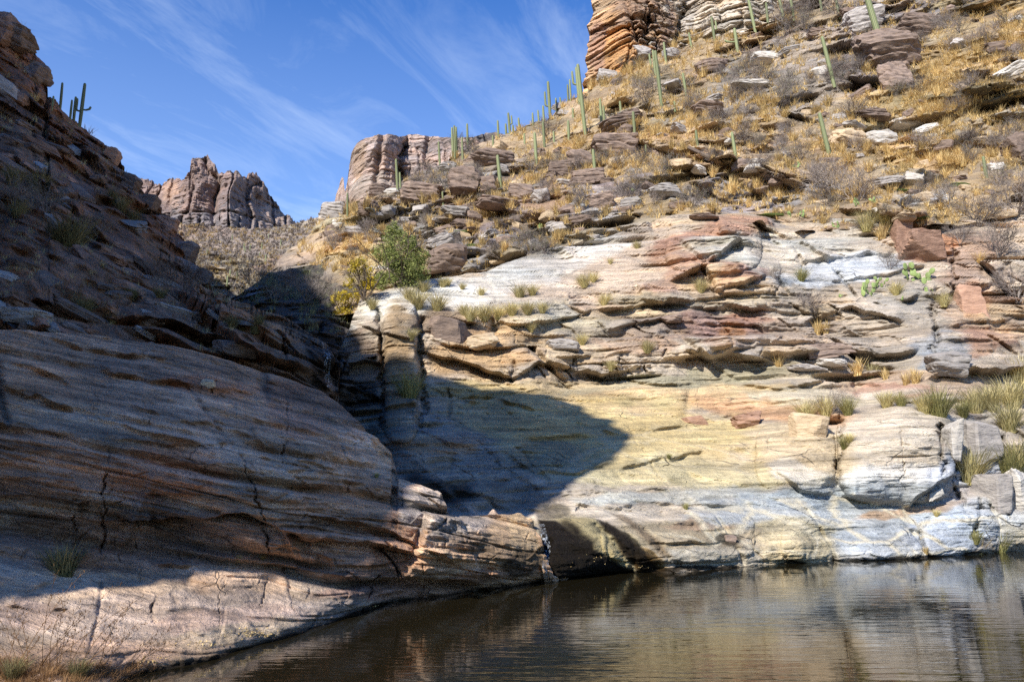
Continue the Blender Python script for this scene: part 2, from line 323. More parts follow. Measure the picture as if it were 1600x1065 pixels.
# ------------------------------------------------------------------ materials
def rock_mat(name, k=1.0, bump=1.0, streak=1.0, lichen=0.5):
    m = bpy.data.materials.new(name); m.use_nodes = True; t = m.node_tree; t.nodes.clear()
    ac = N(t, 'ShaderNodeAttribute', attribute_name='col'); am = N(t, 'ShaderNodeAttribute', attribute_name='msk'); ar = N(t, 'ShaderNodeAttribute', attribute_name='rc')
    ms = N(t, 'ShaderNodeSeparateColor'); L(t, am.outputs['Color'], ms.inputs[0])
    def noise(scale, sc3, det=6, rough=0.6, dist=0.0, src=None):
        mpn = N(t, 'ShaderNodeMapping'); mpn.inputs['Scale'].default_value = tuple(c * k for c in sc3); L(t, (src or ar.outputs['Vector']), mpn.inputs[0])
        n = N(t, 'ShaderNodeTexNoise', ins={'Scale': scale, 'Detail': det, 'Roughness': rough, 'Distortion': dist}); L(t, mpn.outputs[0], n.inputs['Vector']); return n.outputs['Fac']
    def mr(x, a, b, c, d):
        n = N(t, 'ShaderNodeMapRange', ins={1: a, 2: b, 3: c, 4: d}); L(t, x, n.inputs[0]); return n.outputs[0]
    def mul(x, y):
        n = N(t, 'ShaderNodeMath', operation='MULTIPLY')
        for i, q in enumerate((x, y)):
            if isinstance(q, (int, float)): n.inputs[i].default_value = q
            else: L(t, q, n.inputs[i])
        return n.outputs[0]
    def add(x, y):
        n = N(t, 'ShaderNodeMath', operation='ADD')
        for i, q in enumerate((x, y)):
            if isinstance(q, (int, float)): n.inputs[i].default_value = q
            else: L(t, q, n.inputs[i])
        return n.outputs[0]
    fol = noise(1.0, (0.5, 0.5, 6.5), 8, 0.68, 0.4)
    fol2 = noise(1.0, (2.2, 2.2, 26), 6, 0.7, 0.2)
    mott = noise(1.0, (1.1, 1.1, 1.8), 10, 0.72)
    spk = noise(1.0, (18, 18, 26), 3, 0.7)
    v = mul(mr(fol, 0.30, 0.70, 1 - 0.42 * streak, 1 + 0.40 * streak), mr(fol2, 0.3, 0.7, 1 - 0.26 * streak, 1 + 0.24 * streak))
    v = mul(v, mr(mott, 0.3, 0.7, 0.70, 1.28)); v = mul(v, mr(spk, 0.3, 0.7, 0.86, 1.14))
    c = N(t, 'ShaderNodeMix', data_type='RGBA', blend_type='MULTIPLY', ins={0: 1.0}); L(t, ac.outputs['Color'], c.inputs[6])
    cc = N(t, 'ShaderNodeCombineColor'); [L(t, v, cc.inputs[i]) for i in range(3)]; L(t, cc.outputs[0], c.inputs[7]); cur = c.outputs[2]
    # rusty and pale mineral tints
    def tint(cur, fac, color):
        n = N(t, 'ShaderNodeMix', data_type='RGBA'); L(t, fac, n.inputs[0]); L(t, cur, n.inputs[6]); n.inputs[7].default_value = (*color, 1); return n.outputs[2]
    cur = tint(cur, mr(noise(1.0, (0.9, 0.9, 2.6), 8, 0.66), 0.60, 0.74, 0.0, 0.55 * lichen), (0.30, 0.155, 0.07))
    cur = tint(cur, mr(noise(1.3, (0.7, 0.7, 2.2), 8, 0.7, 0.6), 0.60, 0.72, 0.0, 0.55 * lichen), (0.10, 0.09, 0.085))
    cur = tint(cur, mr(noise(2.1, (1.0, 1.0, 1.4), 8, 0.7, 0.3), 0.62, 0.72, 0.0, 0.5 * lichen), (0.52, 0.49, 0.44))
    # pale veins where the mask asks (red), wet dark rock (green)
    mv = N(t, 'ShaderNodeMapping'); mv.inputs['Scale'].default_value = (0.8 * k, 0.8 * k, 2.0 * k); mv.inputs['Rotation'].default_value = (0, R(28), 0)
    wn = N(t, 'ShaderNodeTexNoise', ins={'Scale': 1.4 * k, 'Detail': 4.0}); L(t, ar.outputs['Vector'], wn.inputs['Vector'])
    wm = N(t, 'ShaderNodeMix', data_type='RGBA', blend_type='LINEAR_LIGHT', ins={0: 0.35}); L(t, ar.outputs['Vector'], wm.inputs[6]); L(t, wn.outputs['Color'], wm.inputs[7]); L(t, wm.outputs[2], mv.inputs[0])
    vo = N(t, 'ShaderNodeTexVoronoi', feature='DISTANCE_TO_EDGE', ins={'Scale': 1.0}); L(t, mv.outputs[0], vo.inputs['Vector'])
    cur = tint(cur, mul(mr(vo.outputs['Distance'], 0.0, 0.06, 0.85, 0.0), ms.outputs[0]), (0.66, 0.58, 0.42))
    wet = mul(ms.outputs[1], mr(noise(1.0, (6, 6, 1.0), 6, 0.65), 0.30, 0.50, 0.9, 1.0))
    cur = tint(cur, mul(wet, 0.985), (0.011, 0.008, 0.005))
    vc = N(t, 'ShaderNodeTexVoronoi', feature='DISTANCE_TO_EDGE', ins={'Scale': 1.0})
    mc = N(t, 'ShaderNodeMapping'); mc.inputs['Scale'].default_value = (1.1 * k, 1.1 * k, 4.2 * k); L(t, wm.outputs[2], mc.inputs[0]); L(t, mc.outputs[0], vc.inputs['Vector'])
    ck = mul(mr(vc.outputs['Distance'], 0.0, 0.02, 1.0, 0.0), mr(mott, 0.52, 0.62, 0.0, 0.8))
    cur = tint(cur, mul(ck, 0.7), (0.05, 0.035, 0.03))
    hgt = add(add(mul(fol, 0.9), mul(fol2, 0.45)), add(mul(mott, 0.9), mul(spk, 0.10))); hgt = add(hgt, mul(ck, -0.5))
    bp = N(t, 'ShaderNodeBump', ins={'Strength': 0.9, 'Distance': 0.16 * bump / k}); L(t, hgt, bp.inputs['Height'])
    bs = N(t, 'ShaderNodeBsdfPrincipled', ins={'Roughness': 0.85}); L(t, cur, bs.inputs['Base Color']); L(t, bp.outputs[0], bs.inputs['Normal'])
    L(t, mr(wet, 0, 1, 0.85, 0.5), bs.inputs['Roughness']); L(t, mr(wet, 0, 1, 0.3, 0.10), bs.inputs['Specular IOR Level'])
    o = N(t, 'ShaderNodeOutputMaterial'); L(t, bs.outputs[0], o.inputs[0]); return m
M_near = rock_mat('banded_gneiss_near', 1.0, 1.8, 1.7)
M_mid = rock_mat('banded_gneiss', 0.62, 1.0)
M_hill = rock_mat('hillside_rock', 0.30, 1.0, 0.9, 0.8)
M_far = rock_mat('far_crag_rock', 0.10, 1.0, 0.8, 0.4)
# ------------------------------------------------------------------ terrain
GREYP = (0.64, 0.44, 0.29); PINK = (0.33, 0.215, 0.175); CREAM = (0.50, 0.40, 0.25); WHITE = (0.66, 0.64, 0.62)
BLUEG = (0.36, 0.39, 0.42); RUST = (0.36, 0.19, 0.10); MAUVE = (0.30, 0.20, 0.18); TAN = (0.45, 0.33, 0.20); DARK = (0.10, 0.085, 0.08)
# left cliff with the pale ledge at its foot
lc_bottom = [(-320, 1180), (0, 1130), (150, 1105), (210, 1080), (330, 1046), (440, 1012), (520, 985), (600, 958), (700, 938), (800, 925), (860, 918), (900, 905)]
lc_top = [(-320, 500), (0, 515), (130, 520), (300, 545), (400, 575), (450, 592), (500, 612), (540, 640), (570, 668), (592, 690), (612, 708), (622, 745), (660, 756), (690, 768), (705, 792), (720, 800), (760, 802), (815, 803), (835, 812), (850, 860), (862, 900), (900, 902)]
lc_cp = [(-300, 1100, 0, .05), (0, 1130, 0, -.02), (0, 1065, 0, .10), (150, 1075, 0, .04), (200, 1058, 0, 0), (440, 1000, 0, 0), (520, 972, 0, 0), (600, 946, 0, 0), (700, 928, 0, 0), (800, 916, 0, 0), (850, 909, 0, 0),
  (210, 1080, 0, -.12), (440, 1014, 0, -.12), (600, 958, 0, -.12), (800, 925, 0, -.12),
  (-200, 1000, 0, .4), (0, 1000, 0, .30), (150, 1000, 0, .27), (300, 1000, 0, .17), (0, 940, 0, .52), (130, 950, 0, .45), (250, 940, 0, .44), (200, 910, 0, .56), (400, 960, 0, .24), (300, 905, 0, .55), (420, 900, 0, .48), (500, 945, 0, .22), (550, 940, 0, .2), (560, 922, 0, .3), (640, 925, 0, .12),
  (-200, 890, 8.6), (0, 900, 8.5), (60, 890, 8.7), (200, 885, 9.2), (300, 880, 9.3), (420, 870, 9.5), (520, 900, 9.9), (620, 905, 10.7),
  (100, 840, 9.2), (300, 830, 9.5), (480, 850, 9.9), (600, 870, 10.6), (680, 890, 11.3), (740, 880, 11.8), (800, 880, 12.3),
  (100, 790, 9.0), (300, 785, 9.2), (500, 810, 10.1), (620, 820, 11.0), (700, 830, 11.6), (760, 840, 12.2), (820, 850, 12.9), (650, 770, 12.0), (700, 790, 12.0), (760, 808, 13.2), (820, 806, 13.9),
  (-200, 680, 8.4), (0, 680, 9.1), (200, 680, 9.6), (300, 680, 9.9), (420, 690, 10.6), (500, 700, 11.2), (600, 745, 12.6), (0, 600, 10.4), (200, 610, 11.2), (300, 610, 11.8), (450, 640, 13.3), (560, 690, 13.8),
  (-250, 510, 11), (0, 530, 12.6), (200, 545, 13.6), (400, 585, 15), (520, 640, 15.2), (600, 712, 14.3)]
def lc_rough(X, Y):
    r = 0.8 + 0.3 * fbm(X / 120, Y / 60, seed=3)
    r = r * (1 - 0.75 * patch_w(X, Y, (200, 985, 420, 75, 0), 0, 0))
    r = r + 0.5 * patch_w(X, Y, (700, 820, 60, 60, 0), 0, 0)
    return np.clip(r, 0.08, 1.2)
lc_ledges = [
 ([(-100, 545), (60, 575), (140, 612), (260, 650), (360, 668), (470, 715), (600, 750)], .10, 14, .10, 7),
 ([(-100, 585), (0, 600), (120, 640), (250, 680), (330, 690)], .12, 14, .10, 6),
 ([(60, 520), (130, 545), (200, 552), (300, 560)], .16, 10, .15, 8),
 ([(140, 575), (235, 590), (325, 605), (395, 612)], .22, 12, .25, 16),
 ([(230, 540), (330, 555), (420, 590)], .10, 10, .1, 6),
 ([(160, 680), (260, 690), (400, 688)], .10, 10, .05, 5),
 ([(165, 718), (400, 722)], .05, 10, .07, 3), ([(165, 770), (300, 768), (420, 775)], .06, 8, .10, 4),
 ([(-60, 770), (60, 772), (160, 790), (165, 812), (300, 808), (380, 800), (420, 815), (480, 842), (600, 850), (690, 872)], .22, 22, .42, 20),
 ([(440, 730), (520, 735), (560, 752), (640, 765)], .12, 14, .10, 6),
 ([(470, 800), (560, 812), (640, 842), (700, 868), (730, 872)], .2, 16, .3, 12),
 ([(430, 882), (520, 895), (590, 910), (640, 912)], .12, 10, .12, 5), ([(230, 885), (300, 880), (380, 872)], .12, 10, .10, 6),
 ([(410, 850), (500, 862), (560, 885), (620, 880)], .1, 10, .12, 6),
 ([(640, 905), (720, 922), (800, 905)], .08, 8, .10, 5), ([(690, 868), (740, 892), (830, 902)], .12, 10, .12, 6),
 ([(-50, 655), (50, 665), (160, 700)], .08, 12, .08, 4), ([(0, 742), (160, 750)], .05, 8, .06, 4),
 ([(380, 655), (450, 668), (540, 705)], .07, 10, .08, 4), ([(500, 700), (590, 728)], .06, 8, .08, 4),
 ([(450, 608), (520, 650), (585, 700)], .05, 10, .05, 4),
 ([(640, 790), (700, 800), (745, 830)], .06, 10, .08, 5),
 ([(0, 940), (60, 955), (110, 948)], .05, 10, .06, 5), ([(0, 1005), (150, 1020), (300, 1012)], .03, 10, .04, 4)]
lc_cracks = [([(163, 690), (165, 790), (160, 880)], .14, 2.6), ([(377, 690), (395, 760), (415, 812), (412, 880)], .12, 3), ([(445, 590), (447, 680), (440, 730)], .08, 1.8),
 ([(628, 760), (626, 800)], .10, 2.0), ([(413, 895), (412, 960)], .05, 2), ([(343, 900), (342, 990)], .04, 1.6), ([(455, 925), (458, 960)], .04, 1.4),
 ([(705, 820), (730, 850)], .1, 3), ([(116, 800), (118, 890)], .12, 3), ([(240, 925), (236, 960), (246, 975)], .09, 5), ([(262, 925), (275, 945)], .06, 4),
 ([(225, 620), (232, 680)], .05, 1.5), ([(620, 860), (630, 920)], .10, 2.2), ([(320, 590), (318, 612)], .1, 2), ([(335, 590), (338, 612)], .1, 2), ([(540, 740), (560, 800)], .05, 2)]
lc_pat = [(200, 600, 500, 90, 8, (0.653, 0.400, 0.244)), (270, 730, 120, 45, 0, (0.653, 0.295, 0.149), .9), (560, 800, 120, 60, 10, (0.605, 0.345, 0.195)), (60, 720, 120, 60, 0, (0.544, 0.306, 0.184)),
 (460, 650, 60, 60, 20, (0.617, 0.284, 0.149), .7), (390, 690, 25, 120, -10, (0.617, 0.349, 0.181), .6), (540, 650, 80, 40, 30, (0.599, 0.349, 0.207), .7), (310, 600, 90, 16, 8, (0.599, 0.270, 0.133)), (200, 850, 300, 45, 0, (0.409, 0.234, 0.143)),
 (560, 870, 120, 40, 10, (0.580, 0.319, 0.181)), (690, 800, 70, 50, 20, (0.487, 0.408, 0.342)), (200, 960, 420, 60, 0, (0.532, 0.400, 0.308)), (120, 915, 260, 18, 0, (0.650, 0.461, 0.312), .9), (450, 915, 130, 16, 5, (0.627, 0.441, 0.295), .9),
 (330, 968, 130, 22, -4, (0.541, 0.369, 0.279), .8), (300, 1000, 160, 18, -8, (0.522, 0.390, 0.247), .6), (100, 1040, 250, 45, -8, (0.528, 0.336, 0.228), .9), (40, 960, 60, 30, 0, (0.482, 0.320, 0.240), .6), (620, 925, 110, 12, 0, (0.470, 0.255, 0.172)), (740, 905, 90, 14, -8, (0.472, 0.270, 0.169), .8),
 (790, 850, 45, 50, 20, (0.424, 0.303, 0.189), .9), (820, 830, 20, 60, -15, (0.505, 0.378, 0.227), .8), (600, 700, 20, 50, -30, (0.690, 0.349, 0.132), .6)]
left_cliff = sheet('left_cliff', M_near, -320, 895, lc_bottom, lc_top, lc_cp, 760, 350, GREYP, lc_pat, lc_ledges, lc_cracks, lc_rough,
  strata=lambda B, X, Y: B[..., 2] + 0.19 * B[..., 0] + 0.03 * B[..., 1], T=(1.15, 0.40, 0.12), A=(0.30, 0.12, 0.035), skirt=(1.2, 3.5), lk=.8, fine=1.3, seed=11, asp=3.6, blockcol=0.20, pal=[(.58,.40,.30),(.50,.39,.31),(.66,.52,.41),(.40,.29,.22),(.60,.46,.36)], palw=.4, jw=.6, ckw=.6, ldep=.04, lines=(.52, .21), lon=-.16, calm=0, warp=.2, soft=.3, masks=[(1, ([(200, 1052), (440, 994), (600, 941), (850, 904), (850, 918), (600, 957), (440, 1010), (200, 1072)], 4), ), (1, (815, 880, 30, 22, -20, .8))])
# upper left slope
lu_top = [(-420, -260), (-120, -30), (-20, 15), (0, 25), (35, 40), (50, 62), (56, 84), (70, 98), (76, 128), (74, 146), (90, 158), (100, 174), (140, 200), (180, 240), (215, 288), (250, 328), (290, 382), (325, 432), (340, 458), (365, 468), (400, 478), (440, 498), (480, 515), (512, 538), (524, 590), (530, 640)]
lu_bottom = [(-420, 560), (0, 560), (130, 562), (300, 580), (450, 640), (530, 690)]
lu_cp = [(-400, 540, 11), (0, 540, 14), (200, 550, 15.2), (350, 575, 16.3), (450, 620, 16.6), (520, 650, 17.5), (0, 480, 15), (200, 490, 17), (350, 520, 18.2), (440, 560, 18.5), (510, 600, 18.6), (0, 400, 18.5), (150, 420, 20.5), (300, 460, 23), (400, 500, 22), (440, 505, 22), (512, 545, 20.5),
  (-300, 300, 20), (0, 300, 26), (150, 320, 30), (250, 400, 29), (330, 448, 31), (0, 200, 34), (100, 210, 41), (200, 290, 40), (280, 380, 36), (0, 120, 41), (60, 120, 46), (120, 195, 50), (0, 35, 47), (-300, -50, 40)]
lu_ledges = [([(-60, 455), (60, 470), (150, 492), (240, 500)], .5, 16, .6, 14), ([(-60, 505), (80, 520), (180, 535)], .3, 10, .3, 8), ([(200, 490), (300, 515), (400, 560), (470, 590)], .35, 14, .5, 16), ([(100, 350), (200, 400), (300, 445)], .5, 18, .4, 10),
  ([(200, 500), (300, 545), (360, 560)], .3, 10, .3, 8), ([(0, 120), (60, 170), (130, 230), (200, 300)], .8, 18, .7, 12), ([(0, 230), (90, 300), (170, 380)], .6, 16, .5, 12), ([(340, 470), (420, 520), (500, 560)], .25, 10, .25, 8)]
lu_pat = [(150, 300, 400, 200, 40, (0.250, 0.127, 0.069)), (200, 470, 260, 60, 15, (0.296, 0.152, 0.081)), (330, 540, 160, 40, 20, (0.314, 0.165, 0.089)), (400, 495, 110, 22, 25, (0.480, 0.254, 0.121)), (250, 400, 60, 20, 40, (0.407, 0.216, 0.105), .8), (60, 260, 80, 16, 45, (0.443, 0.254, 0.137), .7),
  (440, 560, 20, 60, 0, (0.443, 0.254, 0.137)), (490, 570, 50, 60, 0, (0.167, 0.108, 0.069)), (30, 90, 60, 60, 0, (0.314, 0.140, 0.069)), (60, 500, 90, 20, 5, (0.407, 0.216, 0.129))]
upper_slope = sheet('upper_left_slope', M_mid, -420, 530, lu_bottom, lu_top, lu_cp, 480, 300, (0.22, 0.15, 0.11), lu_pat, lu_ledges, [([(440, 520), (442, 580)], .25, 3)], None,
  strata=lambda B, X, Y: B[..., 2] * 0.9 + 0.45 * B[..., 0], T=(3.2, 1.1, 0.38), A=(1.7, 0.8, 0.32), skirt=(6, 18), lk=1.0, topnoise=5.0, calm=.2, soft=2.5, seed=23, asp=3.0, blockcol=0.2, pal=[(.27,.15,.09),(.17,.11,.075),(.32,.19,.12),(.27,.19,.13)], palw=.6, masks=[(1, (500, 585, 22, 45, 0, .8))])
# right canyon wall
rw_bottom = [(500, 940), (700, 935), (850, 922), (950, 909), (1050, 905), (1150, 898), (1250, 892), (1350, 886), (1450, 882), (1600, 872), (1850, 860)]
rw_top = [(520, 470), (560, 466), (600, 452), (640, 441), (700, 432), (760, 424), (800, 405), (870, 381), (950, 368), (1000, 350), (1050, 336), (1110, 330), (1170, 332), (1230, 345), (1290, 340), (1350, 345), (1400, 345), (1500, 330), (1600, 300), (1850, 240)]
rw_xl = [(0, 700), (.23, 645), (.44, 596), (.5, 560), (.62, 532), (.75, 524), (.84, 530), (.90, 545), (1, 562)]
rw_cp = [(870, 907, 0, 0), (950, 897, 0, 0), (1050, 893, 0, 0), (1150, 886, 0, 0), (1250, 880, 0, 0), (1350, 874, 0, 0), (1450, 870, 0, 0), (1600, 860, 0, 0), (1800, 850, 0, 0), (950, 909, 0, -.22), (1250, 892, 0, -.22), (1600, 872, 0, -.22), (1800, 862, 0, -.22), (750, 925, 0, -.3),
  (760, 860, 13.6), (850, 850, 13.8), (950, 850, 14.2), (1050, 850, 14.8), (1150, 845, 15.6), (1300, 830, 16.9), (1450, 830, 17.4), (1600, 820, 18.0),
  (720, 806, 14.9), (850, 805, 15.0), (900, 802, 15.2), (1000, 792, 15.9), (1130, 792, 16.5), (1200, 780, 17.1), (1300, 785, 17.6), (1420, 775, 18), (1480, 800, 17.7), (1600, 780, 18.6), (1800, 780, 19.2),
  (640, 775, 16.0), (700, 780, 15.9), (800, 782, 16.0), (880, 772, 16.4), (620, 690, 18), (700, 690, 17.8), (800, 680, 18.4), (900, 700, 18.4), (1000, 700, 19), (1100, 690, 19.9), (1200, 690, 19.4), (1300, 690, 18.7), (1400, 650, 19.3), (1310, 640, 20.3), (1500, 655, 19.5), (1600, 655, 20), (1800, 650, 21),
  (650, 625, 21), (760, 612, 22.3), (900, 622, 22.5), (1000, 620, 23), (1150, 622, 23), (1350, 612, 23.6), (1600, 600, 24), (1800, 590, 25),
  (545, 620, 22.2), (585, 680, 20), (560, 560, 23.3), (600, 560, 22.8), (620, 500, 23.2), (560, 500, 24),
  (700, 560, 23.4), (800, 550, 23.8), (1000, 560, 24.6), (1200, 560, 25.5), (1400, 560, 25.6), (1600, 560, 26),
  (700, 515, 23.7), (800, 505, 24.8), (1000, 500, 26.3), (1200, 500, 27.6), (1400, 500, 27.8), (1600, 500, 28.2), (1800, 500, 29),
  (650, 470, 26), (750, 455, 28.6), (850, 460, 28.2), (1000, 450, 29.3), (1200, 440, 30.6), (1400, 440, 30.8), (1600, 430, 31),
  (600, 455, 27), (700, 436, 30.5), (800, 410, 33.5), (870, 386, 35.6), (950, 374, 36.4), (1000, 400, 33.2), (1050, 345, 37.5), (1100, 400, 33.2), (1170, 340, 39), (1300, 350, 38.4), (1300, 400, 34), (1400, 355, 37), (1500, 350, 36.5), (1600, 320, 37), (1800, 260, 42)]
def rw_rough(X, Y):
    r = 0.95 + 0 * X
    for p, k in (((760, 450, 200, 42, -8), .8), ((980, 420, 130, 60, -15), .45), ((960, 700, 220, 90, 0), .78), ((720, 730, 120, 60, 0), .5), ((1000, 620, 240, 26, -4), .7), ((1150, 830, 480, 75, 0), .80), ((1400, 700, 110, 90, 0), .85), ((1230, 700, 90, 60, 0), .8), ((615, 600, 30, 110, 0), .5), ((1150, 660, 150, 30, 0), .4), ((1330, 375, 130, 40, 0), .4), ((1450, 610, 160, 30, 0), .5)):
        r = r * (1 - k * patch_w(X, Y, p, 0, 0))
    return np.clip(r + 0.1 * fbm(X / 50, Y / 30, seed=4), 0.06, 1.3)
rw_ledges = [
 ([(600, 480), (660, 492), (760, 505), (850, 500), (950, 480), (1040, 470), (1150, 478), (1260, 490)], .35, 14, .5, 12),
 ([(640, 545), (700, 555), (760, 580), (800, 590), (840, 565), (940, 585), (1040, 560), (1100, 555), (1180, 560), (1280, 572)], .4, 14, .5, 9),
 ([(660, 520), (700, 535), (760, 545), (850, 535), (960, 530), (1060, 520)], .25, 12, .3, 8),
 ([(840, 600), (960, 592), (1100, 600), (1260, 605), (1400, 590)], .12, 12, .2, 6),
 ([(700, 640), (760, 618), (850, 640), (900, 655), (960, 672), (1050, 668), (1110, 650), (1190, 645), (1300, 668)], .14, 16, .16, 7),
 ([(960, 730), (1040, 715), (1110, 700)], .10, 12, .12, 5), ([(830, 735), (900, 740), (960, 715)], .12, 14, .10, 5), ([(600, 700), (690, 688), (790, 702), (860, 755)], .12, 16, .14, 6),
 ([(640, 745), (760, 775), (860, 800)], .10, 14, .08, 6),
 ([(890, 782), (960, 790), (1040, 785), (1150, 786)], .16, 8, .16, 5), ([(870, 775), (950, 765), (1100, 765)], .12, 9, .08, 5),
 ([(1140, 690), (1200, 730), (1250, 765), (1305, 768)], .16, 16, .14, 6),
 ([(1310, 765), (1370, 785), (1420, 785), (1470, 750), (1500, 740)], .28, 26, .26, 9),
 ([(1040, 440), (1100, 415), (1160, 375)], .55, 22, .5, 12), ([(1110, 452), (1160, 445), (1200, 430)], .35, 18, .35, 10),
 ([(960, 462), (1030, 470), (1100, 462), (1180, 458)], .3, 12, .3, 8), ([(1060, 545), (1120, 560), (1170, 540), (1230, 530)], .3, 12, .35, 9),
 ([(1230, 560), (1300, 545), (1380, 558), (1440, 545)], .35, 12, .4, 9), ([(1240, 410), (1320, 398), (1400, 390)], .3, 14, .35, 10), ([(1290, 440), (1380, 425), (1450, 410)], .3, 12, .3, 9),
 ([(1440, 590), (1500, 575), (1560, 580), (1640, 570)], .6, 14, .8, 14), ([(1450, 520), (1520, 500), (1620, 490)], .4, 14, .4, 10), ([(1400, 470), (1480, 455), (1560, 440)], .35, 12, .35, 8),
 ([(1250, 500), (1330, 480), (1420, 500)], .3, 12, .3, 8), ([(1400, 400), (1480, 395), (1490, 395)], .35, 12, .3, 8), ([(860, 430), (930, 420), (1000, 400)], .12, 10, .1, 6),
 ([(1170, 345), (1250, 375), (1300, 410)], .3, 12, .3, 10), ([(940, 510), (1040, 495), (1160, 505), (1240, 515)], .22, 10, .3, 8), ([(860, 560), (940, 555), (1040, 540)], .2, 10, .25, 7),
 ([(1220, 600), (1300, 590), (1380, 600)], .2, 10, .3, 8), ([(1340, 640), (1450, 622), (1560, 625)], .2, 14, .2, 8), ([(985, 845), (1040, 850), (1120, 845), (1175, 860)], .08, 10, .08, 5), ([(1330, 830), (1400, 815), (1480, 850)], .06, 10, .06, 5),
 ([(540, 570), (570, 560), (600, 568)], .3, 8, .35, 8), ([(535, 600), (600, 622)], .3, 10, .5, 14), ([(560, 505), (600, 520), (660, 530)], .15, 8, .2, 6)]
rw_cracks = [([(593, 470), (597, 560), (600, 690)], .45, 4), ([(655, 480), (660, 560), (655, 680)], .35, 5), ([(700, 600), (702, 660)], .15, 3), ([(803, 560), (800, 600)], .2, 3),
 ([(1312, 640), (1314, 700), (1306, 765)], .28, 3.2), ([(1408, 665), (1412, 775)], .05, 1.4), ([(1463, 655), (1468, 700), (1470, 748)], .4, 4.5), ([(1490, 650), (1496, 745), (1505, 800)], .35, 4), ([(1570, 655), (1572, 700), (1576, 820)], .35, 4), ([(1535, 740), (1530, 800), (1526, 860)], .3, 4),
 ([(1495, 380), (1490, 440), (1500, 480)], .5, 5), ([(1400, 360), (1412, 400)], .4, 4), ([(1462, 440), (1460, 560)], .35, 4), ([(1240, 380), (1262, 420), (1255, 440)], .4, 6),
 ([(840, 810), (858, 850), (850, 905)], .14, 7), ([(930, 810), (960, 850), (1000, 892)], .14, 6), ([(990, 815), (1025, 850), (1065, 895)], .10, 5), ([(1100, 812), (1175, 882)], .07, 3),
 ([(740, 680), (800, 745), (850, 770)], .08, 3), ([(800, 690), (830, 720), (860, 760)], .07, 3), ([(650, 700), (690, 760)], .05, 2), ([(880, 625), (890, 655)], .08, 3), ([(895, 540), (905, 600)], .08, 2), ([(1245, 850), (1215, 880)], .04, 2),
 ([(965, 650), (1030, 740), (1060, 790)], .05, 2), ([(1455, 790), (1440, 860)], .10, 3), ([(1500, 790), (1560, 870)], .06, 3)]
